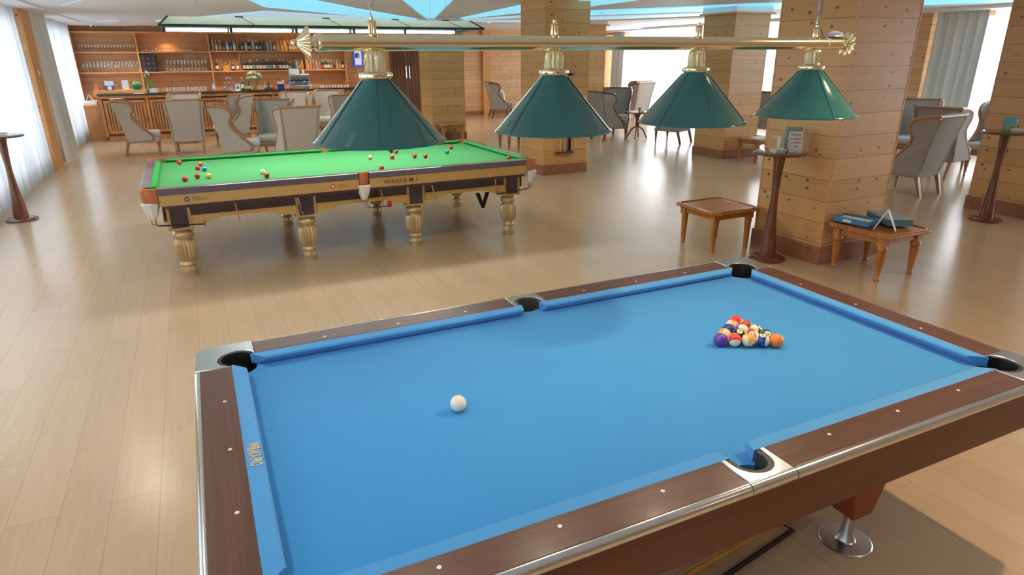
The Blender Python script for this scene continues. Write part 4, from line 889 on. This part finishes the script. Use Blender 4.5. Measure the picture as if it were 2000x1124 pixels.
# ------------------------------------------------------------------ things on the bar, left to right
ZB=1.1155; BV=18.95
pl=tag(MB().box(-.5,.5,-.14,.14,0,.075).build('wooden_box',shelfw,bev=.005,loc=(-1.42,BV,ZB)),'long low pine box on the left end of the bar, items standing on it','box')
zb=ZB+.0755
t=thing('terracotta_jug','orange terracotta gourd jug at the left end of the bar','jug',(-2.17,20.85,.9005)); MB().lathe([(.08,0),(.13,.05),(.15,.13),(.12,.21),(.06,.27),(.045,.33),(.055,.37),(.04,.39),(0,.40)],n=28).build('body',terra,t,smooth=True)
MB().tube([(.05,0,.36),(.11,0,.33),(.13,0,.25)],.015,8).build('handle',terra,t,smooth=True)
def picture(x,label,c1,c2,round_=True,w=.20,h=.22):
    t=thing('picture_stand',label,'picture',(x,BV,zb),cr*.0)
    MB().box(-w/2,w/2,-.012,.012,0,h).box(-.02,.02,.01,.06,0,h*.6).build('panel',c1,t,bev=.002); MB().box(-w/2+.005,w/2-.005,-.014,-.0125,h*.48,h-.005).build('upper_print',c2,t)
    if round_: MB().lathe([(.05,0),(.05,.002)],(0,0,0),20,tf=lambda p:(p[0],-.0125-p[2],max(p[1],-.045)+.05)).build('round_print',phonep,t)
picture(-1.70,'dark framed picture stand with a round white print on the pine box',phoned,phonep)
picture(-1.36,'pale picture stand between the dark one and the green pot',labw,phonep,False,.14)
t=thing('cactus_pot','glossy green pot holding a pale round cactus on the bar','potted plant',(-1.12,BV,zb)); MB().lathe([(.07,0),(.10,.03),(.115,.10),(.105,.11),(.09,.10),(0,.095)],n=24).build('pot',potg,t,smooth=True,auto=50)
m=MB(); m.sphere((-.035,-.01,.13),.065,20,12).sphere((.05,.01,.14),.045,16,10).sphere((.08,0,.11),.03,12,8); m.build('cactus',cactus,t,smooth=True)
t=thing('lily_vase','glass vase with white lilies and long green leaves on the bar','vase',(-.86,BV,ZB)); MB().lathe([(.04,0),(.05,.01),(.045,.12),(.055,.18)],n=16,cap=False).lathe([(.04,0),(0,.001)],n=16).build('vase',glassm,t,smooth=True)
m=MB(); rnd=random.Random(3)
tips=[(-.13,0,.47),(.0,.02,.44),(.04,-.02,.40),(-.04,.0,.36)]
for x,y,z in tips: m.tube([(0,0,.02),(x*.3,y,z*.5),(x,y,z)],.006,6)
m.build('stems',leaf,t); m=MB()
for x,y,z in ((.09,0,.30),(.14,.02,.24),(.05,0,.26)):
    m.add([(0,-.004,.1),(x*.5-.015,0,z*.8),(x,0,z),(x*.5+.02,.004,z*.6)],[(0,1,2,3)]).add([(0,.006,.1),(x*.5-.015,.010,z*.8),(x,.01,z),(x*.5+.02,.014,z*.6)],[(3,2,1,0)])
m.build('leaves',leaf,t)
for x,y,z in tips: MB().lathe([(.006,0),(.014,.03),(.03,.06),(.045,.07),(.028,.062),(0,.03)],(x,y,z),10).build('lily_flower',petal,t,smooth=True)
t=thing('vase_glasses_tray','tray of small violet tinted glasses beside the lily vase','tray',(-.76,BV-.15,ZB)); MB().box(-.10,.10,-.06,.06,0,.008).build('tray',labb,t)
for k in range(4): MB().lathe([(.018,.008),(.02,.10),(.018,.10),(.016,.012)],(-.07+.045*k,0,0),10,cap=False).build('small_glass',phonep,t,smooth=True)
# upturned tumblers
gp=MB().lathe([(.038,0),(.032,.115),(0,.116)],n=14,cap=False).build('tumbler',glassm,smooth=True,auto=50,loc=(-.48,BV-.05,ZB)); tag(gp,'first upturned tumbler right of the lily vase on the bar','glass','upturned tumblers on the bar')
for k in range(1,12):
    c=gp.copy(); COL.objects.link(c); c.location=(-.48+.078*k+.01*(k//6),BV-.05+.03*(k%2),ZB); c['label']='%s upturned tumbler from the left in the row right of the lily vase'%ORD[k]
# small dispenser box
t=thing('napkin_dispenser','small upright grey blue dispenser box between tumblers and glass pyramid','dispenser',(.60,BV,ZB)); MB().box(-.035,.035,-.03,.03,0,.19).build('case',labb,t,bev=.004); MB().box(-.025,.025,-.032,-.03,.05,.14).build('front_label',white,t)
# pyramid of stemmed glasses
def stem(name,mat,seg=12,s=1,flip=False):
    pr=[(.030,0),(.030,.003),(.004,.006),(.0035,.07),(.012,.08),(.034,.105),(.036,.14),(.032,.175)]
    if name[0]=='c': pr=[(r*.62,z) for r,z in pr]
    if flip: pr=[(r,.175-z) for r,z in pr]
    return MB().lathe([(r*s,z*s) for r,z in pr],n=seg,cap=False).build(name,mat,smooth=True,auto=60)
g0=stem('wine_glass',glassm); k=0
for lv,(n_,z) in enumerate([(4,0),(3,.178),(2,.356),]):
    for j in range(n_):
        for r_ in range(2 if lv==0 else 1):
            o=g0 if k==0 else g0.copy()
            if k: COL.objects.link(o)
            o.location=(.86+.082*j+.041*lv,BV-.04+.09*r_,ZB+z*.62); o.scale=(1,1,.62)
            o['label']='%s glass in the %s tier of the glass pyramid on the bar%s'%(ORD[j],['bottom','middle','top'][lv],', rear row' if r_ else ', front row'); o['category']='glass'; o['group']='glass pyramid on the bar'; k+=1
# logo card
t=thing('logo_card','white upright card with a round green emblem on the bar','card',(1.17,BV-.12,ZB)); MB().box(-.055,.055,-.004,.004,0,.16).build('card',white,t); MB().lathe([(.034,0),(.034,.002)],(0,0,0),20,tf=lambda p:(p[0],-.0045-p[2],p[1]+.07)).build('emblem',potg,t); MB().box(-.04,.04,-.0055,-.0045,.125,.14).build('print_line',gyprint,t)
def bottle(loc,label,body,neckc,lab,s=1,shape=0,group=None):
    t=thing('bottle',label,'bottle',loc,0,group)
    pr=[[(.036,0),(.038,.006),(.038,.18),(.030,.205),(.014,.23),(.0135,.285)],[(.037,0),(.039,.006),(.039,.15),(.036,.17),(.015,.195),(.013,.27)],[(.034,0),(.036,.006),(.034,.12),(.040,.16),(.020,.20),(.013,.26)],[(.042,0),(.044,.006),(.040,.10),(.022,.17),(.012,.21),(.012,.26)]][shape]
    MB().lathe([(r*s,z*s) for r,z in pr],n=12).build('glass_body',body,t,smooth=True,auto=50)
    zt=pr[-1][1]; MB().lathe([(.0155*s,(zt-.045)*s),(.0155*s,(zt+.006)*s),(0,(zt+.007)*s)],n=10).build('cap',neckc,t,smooth=True,auto=50)
    MB().lathe([(.0392*s,.04*s),(.0392*s,.13*s)] if shape in(0,1) else [(.0385*s,.03*s),(.0365*s,.10*s)],n=12,cap=False).build('label',lab,t,smooth=True); return t
bottle((1.30,BV,ZB),'tall green bottle with a pale cap beside the logo card',glgreen,labo,labw,1.15,1); bottle((1.38,BV-.06,ZB),'shorter dark green bottle with an amber label beside the bouquet',glgreen,gldark,labo,.85,1); bottle((1.46,BV+.03,ZB),'dark squat bottle just left of the bouquet vase',gldark,gldark,labw,.8,1)
# bouquet
t=thing('bouquet_vase','round bouquet of white and orange flowers in a glass vase on the bar','vase',(1.60,BV,ZB)); MB().lathe([(.05,0),(.055,.01),(.045,.10),(.065,.20)],n=18,cap=False).lathe([(.05,0),(0,.001)],n=18).build('vase',glassm,t,smooth=True)
m=MB()
for k in range(14): a=k*2.4; m.tube([(.02*math.cos(a),.02*math.sin(a),.01),(.13*math.cos(a),.08*math.sin(a),.30)],.004,5)
m.build('stems',leaf,t)
rnd=random.Random(9)
m=MB(); m2=MB(); m3=MB()
for k in range(46):
    a=rnd.uniform(0,2*PI); b=rnd.uniform(-.2,1.2); r=.17; p=(r*math.cos(a)*math.cos(b),.12*math.sin(a)*math.cos(b),.32+.12*math.sin(b)); (m if k%3 else (m2 if p[2]>.38 else m3)).sphere(p,.034,8,6)
m.build('white_blossoms',petal,t,smooth=True); m2.build('orange_blossoms',orangep,t,smooth=True); m3.build('foliage',leaf,t,smooth=True)
t=thing('black_tray_stand','low black tray with a small dark figure on the bar','tray',(1.93,BV-.05,ZB)); MB().box(-.10,.10,-.07,.07,0,.05).build('tray',gyprint,t,bev=.006); MB().lathe([(.03,.05),(.02,.10),(.028,.14),(.012,.18),(.016,.2),(0,.21)],n=14).build('figure',gldark,t,smooth=True)
bottle((1.86,BV+.06,ZB),'small pale bottle behind the low black tray',glclear,labw,labw,.75,1)
tag(MB().box(-.035,.035,-.03,.03,0,.14).build('red_pack',labr,bev=.004,loc=(2.08,BV-.02,ZB)),'red paper pack left of the dark blue holder','pack')
t=thing('blue_cup_holder','dark blue holder filled with white cups on the bar','holder',(2.24,BV-.04,ZB)); MB().box(-.085,.085,-.05,.05,0,.13).build('holder',deepblue,t,bev=.006)
for k,(x,z) in enumerate(((-.05,.13),(.01,.13),(.06,.13),(.07,.17))): MB().lathe([(.022,0),(.028,.06),(0,.06)],(x,0,z-.0),12).build('cup',offw,t,smooth=True)
# espresso machine
t=thing('espresso_machine','chrome and light blue espresso machine with a white box on top','coffee machine',(2.72,BV-.02,ZB))
bl_=plain('machine_blue',(.30,.52,.60),.25,.5)
MB().box(-.25,.25,-.05,.22,.03,.33).build('body',bl_,t,bev=.01); MB().box(-.26,.26,-.20,.24,.30,.38).build('top_cowl',cast,t,bev=.012); MB().box(-.25,.25,-.22,-.05,.03,.09).build('drip_tray',cast,t,bev=.006); MB().box(-.24,.24,-.21,-.06,.0901,.096).build('grate',blkm,t)
MB().box(-.25,.25,-.14,-.049,.20,.24).build('group_rail',blkm,t,bev=.006)
for x in (-.14,.12):
    MB().lathe([(.035,.14),(.038,.20),(.03,.21)],(x,-.12,0),16).build('group_head',chrome,t,smooth=True); MB().tube([(x,-.14,.155),(x+.01,-.27,.15)],.013,8).build('portafilter_handle',blk,t,smooth=True)
for x in (-.235,.235): MB().tube([(x,-.16,.30),(x,-.20,.24),(x,-.19,.13)],.006,8).build('steam_wand',chrome,t,smooth=True)
for x in (-.22,-.20,.22,.2): MB().lathe([(.02,0),(.02,.03)],(x,.02 if abs(x)>.21 else .15,0),10).build('foot',blkm,t)
tag(MB().box(-.12,.12,-.10,.10,0,.13).build('paper_box',white,bev=.004,loc=(2.62,BV,ZB+.382)),'white paper box on top of the espresso machine','box')
tag(MB().lathe([(.03,0),(.035,.05),(.03,.09),(0,.10)],n=14).build('ceramic_pot',cream,smooth=True,loc=(2.86,BV,ZB+.382)),'small cream pot beside the white paper box on the espresso machine','pot')
tag(MB().box(-.03,.03,-.03,.03,0,.12).build('card_pack',phonep,bev=.003,loc=(3.0,BV-.02,ZB)),'pale blue pack at the right end of the main bar','pack')
gq=MB().lathe([(.034,0),(.030,.07),(0,.071)],n=12,cap=False).build('tumbler',glassm,smooth=True,auto=50,loc=(3.35,19.42,1.1005)); tag(gq,'first upturned tumbler in the row on the recessed bar section','glass','upturned tumblers on the recessed bar')
for k in range(1,10):
    c=gq.copy(); COL.objects.link(c); c.location=(3.35+.085*k,19.42+.02*(k%2),1.1005); c['label']='%s upturned tumbler from the left on the recessed bar section'%ORD[k]
# A-shaped card and pale case on the low back counter
t=thing('folded_picture_card','white A shaped folded card at the left end of the back counter','card',(-2.20,19.28,.8600))
for s in (-1,1): MB().add([(s*.12,-.08,0),(s*.12,.05,0),(0,.05,.22),(0,-.08,.22),(s*.13,-.08,0),(s*.13,.05,0),(s*.008,.05,.225),(s*.008,-.08,.225)],[(0,1,2,3),(7,6,5,4),(0,4,5,1),(1,5,6,2),(2,6,7,3),(3,7,4,0)]).build('leaf',white,t)
tag(MB().box(-.14,.14,-.09,.09,0,.09).build('white_tray',white,bev=.006,loc=(-2.165,19.05,.8600)),'pale tray on the ledge at the left end of the bar','tray')
lg=thing('end_cabinet','plain wooden cabinet closing the gap left of the bar','cabinet',(-2.06,19.10,0)); MB().box(-.26,.07,-.20,.3,0,.82).build('body',barw,lg); MB().box(-.27,.07,-.22,.32,.82,.8595).build('top',shelfw,lg,bev=.004)
# ------------------------------------------------------------------ glasses and bottles on the shelves
SV=Y1-.24
def row(proto,n,x0,dx,y,z,lab,group,jit=0):
    for k in range(n):
        o=proto if k==0 else proto.copy()
        if k: COL.objects.link(o)
        o.location=(x0+dx*k,y,z); o['label']='%s %s'%(ORD[k],lab); o['category']='glass'; o['group']=group
row(stem('wine_glass',glassm,12,1,False),18,-2.38,.073,SV,2.0805,'stemmed glass from the left on the upper left shelf','glasses on the upper left shelf')
row(stem('wine_glass',glassm,12,1,True),16,-.95,.085,SV,2.0805,'upturned stemmed glass from the left on the upper middle shelf','glasses on the upper middle shelf')
row(stem('wine_glass',glassm,12,1.15,False),16,-2.36,.080,SV-.04,1.5705,'stemmed glass from the left, front row of the lower left shelf','glasses in front on the lower left shelf')
row(stem('champagne_flute',glassm,10,1.55,False),15,-2.30,.084,SV+.06,1.5705,'tall glass from the left, rear row of the lower left shelf','tall glasses at the rear of the lower left shelf')
row(stem('wine_glass',glassm,12,1.15,True),12,-.42,.088,SV-.04,1.5705,'upturned stemmed glass from the left, front row of the lower middle shelf','glasses in front on the lower middle shelf')
row(stem('champagne_flute',glassm,10,1.7,False),12,-.40,.088,SV+.06,1.5705,'tall glass from the left, rear row of the lower middle shelf','tall glasses at the rear of the lower middle shelf')
wr=thing('wine_rack','dark plum wooden wine rack with nine holes on the lower middle shelf','wine rack',(-.845,SV,1.5705))
MB().box(-.185,.185,-.10,.10,0,.42).build('block',purple,wr,bev=.004); 
for i in range(3):
    for j in range(3): MB().lathe([(.036,0),(.036,.003),(.026,.004),(.024,.0035)],(0,0,0),14,tf=lambda p:(p[0],-.1-p[2],p[1])).tube([(0,-.10,-.02),(0,-.135,-.022)],.012,8).build('bottle_hole',gyprint,wr,smooth=True,loc=(-.12+.12*i,0,.08+.13*j))
SPEC={'u':[(glclear,labw,labb),(glclear,labw,labw),(glpink,labw,labo),(gldeep,gldark,labb),(glclear,labr,labw),(gldeep,gldark,labb),(glclear,glclear,labw),
  (gldeep,labb,labb),(glclear,glgreen,labw),(gldark,labw,labg),(glclear,labw,labg),(glgreen,labw,labw),(gldark,labr,labb),(gldeep,gldark,gyprint),(glclear,gldark,labb),
  (glclear,cream,labg),(glamber,glyel,labw),(glclear,glyel,labo),(glyel,cream,cream),(glyel,cream,labo),(gldeep,labb,labg),(glamber,labw,phonep),(glamber,labw,labw),(glclear,labb,labb)],
 'w':[(gldark,[glgreen,glgreen,glclear,gldark,labw,gldark,gldark,labw,labr,glgreen,labr,cream,labw,gldark,labw,gldark][k],[labw,labw,labw,labg,labw,labw,labw,labg,labb,labw,labr,labw,labw,labw,labg,gyprint][k]) for k in range(16)],
 's':[(glclear,labw,labb),(glamber,labr,labo),(glyel,labw,labo),(glyel,labw,labo),(glpink,cream,labo),(glpink,labw,labr),(glclear,labw,labb),(glpink,labr,labr),(gldark,labw,labr),(glgreen,labw,labw),(glgreen,cream,labw),(glamber,cream,labo),(glamber,labo,gyprint),(glclear,cream,labo),(glpink,labr,labo),(glgreen,labw,cream)]}
xs=[.80+.094*k for k in range(7)]+[1.57+.0965*k for k in range(17)]
cn={'u':'bottle from the left on the upper bottle shelf','w':'dark wine bottle from the left on the lower bottle shelf','s':'spirit bottle from the left in the right half of the lower bottle shelf'}
TW=ORD+['twenty-first','twenty-second','twenty-third','twenty-fourth']
for k,(b_,n_,l_) in enumerate(SPEC['u']): bottle((xs[k],SV+.01*(k%2),2.1005 if xs[k]>.72 else 2.08),'%s %s'%(TW[k],cn['u']),b_,n_,l_,1.0,[0,1,1,2,0,2,0,1,1,0,0,1,2,2,2,0,0,1,3,2,1,1,1,0][k],'bottles on the upper bottle shelf')
for k,(b_,n_,l_) in enumerate(SPEC['w']): bottle((1.56+.089*k,SV,1.5705),'%s %s'%(ORD[k],cn['w']),b_,n_,l_,1.02 if k<14 else .85,0,'dark wine bottles on the lower bottle shelf')
for k,(b_,n_,l_) in enumerate(SPEC['s']): bottle((3.06+.0865*k if k>2 else 3.00+.078*k,SV,1.5705),'%s %s'%(ORD[k],cn['s']),b_,n_,l_,1.0,[0,1,0,1,1,0,2,1,0,0,1,0,1,1,0,0][k],'spirit bottles on the lower bottle shelf')
bottle((.83,SV,1.5705),'lone white labelled bottle at the left of the lower niche',gldark,glpink,labw,1.05,0); bottle((1.25,SV,1.5705),'dark bottle with a white label beside the orange trophy',gldark,gldark,labw,.95,1); bottle((1.38,SV,1.5705),'red capped bottle with a cream label in the lower niche',glamber,labr,cream,1,0)
t=thing('orange_trophy','orange box with a dark ring standing on it in the lower niche','trophy',(1.07,SV,1.5705)); MB().box(-.085,.085,-.05,.05,0,.14).build('box',orangeb,t,bev=.004)
pts=[(.062*math.cos(2*PI*k/16),0,.205+.062*math.sin(2*PI*k/16)) for k in range(17)]; MB().tube(pts,.012,6).build('ring',gldark,t,smooth=True)
# blue framed panel on the wall right of the shelves
t=thing('blue_framed_panel','small upright blue framed panel on the wall right of the bottle shelves','sign',(4.88,Y1-.001,1.90)); MB().box(-.14,.14,-.05,0,-.26,.26).build('frame',bluefr,t,bev=.012); MB().box(-.10,.10,-.054,-.0501,-.22,.22).build('panel',phoneE,t)
MB().box(-.085,.03,-.057,-.0541,-.02,.12).build('dark_print',phoned,t); MB().box(-.02,.06,-.0595,-.0571,-.0,.07).build('bright_print',white,t)
# small round mirror on shelf uprights left out; metal hanger near the right of the bar
tag(MB().box(-.30,.30,-.02,.12,0,.07).build('air_unit',white,bev=.01,loc=(.05,20.4,2.645)),'small white box unit under the ceiling left of the hood','fitting')
bpy.context.view_layer.update()
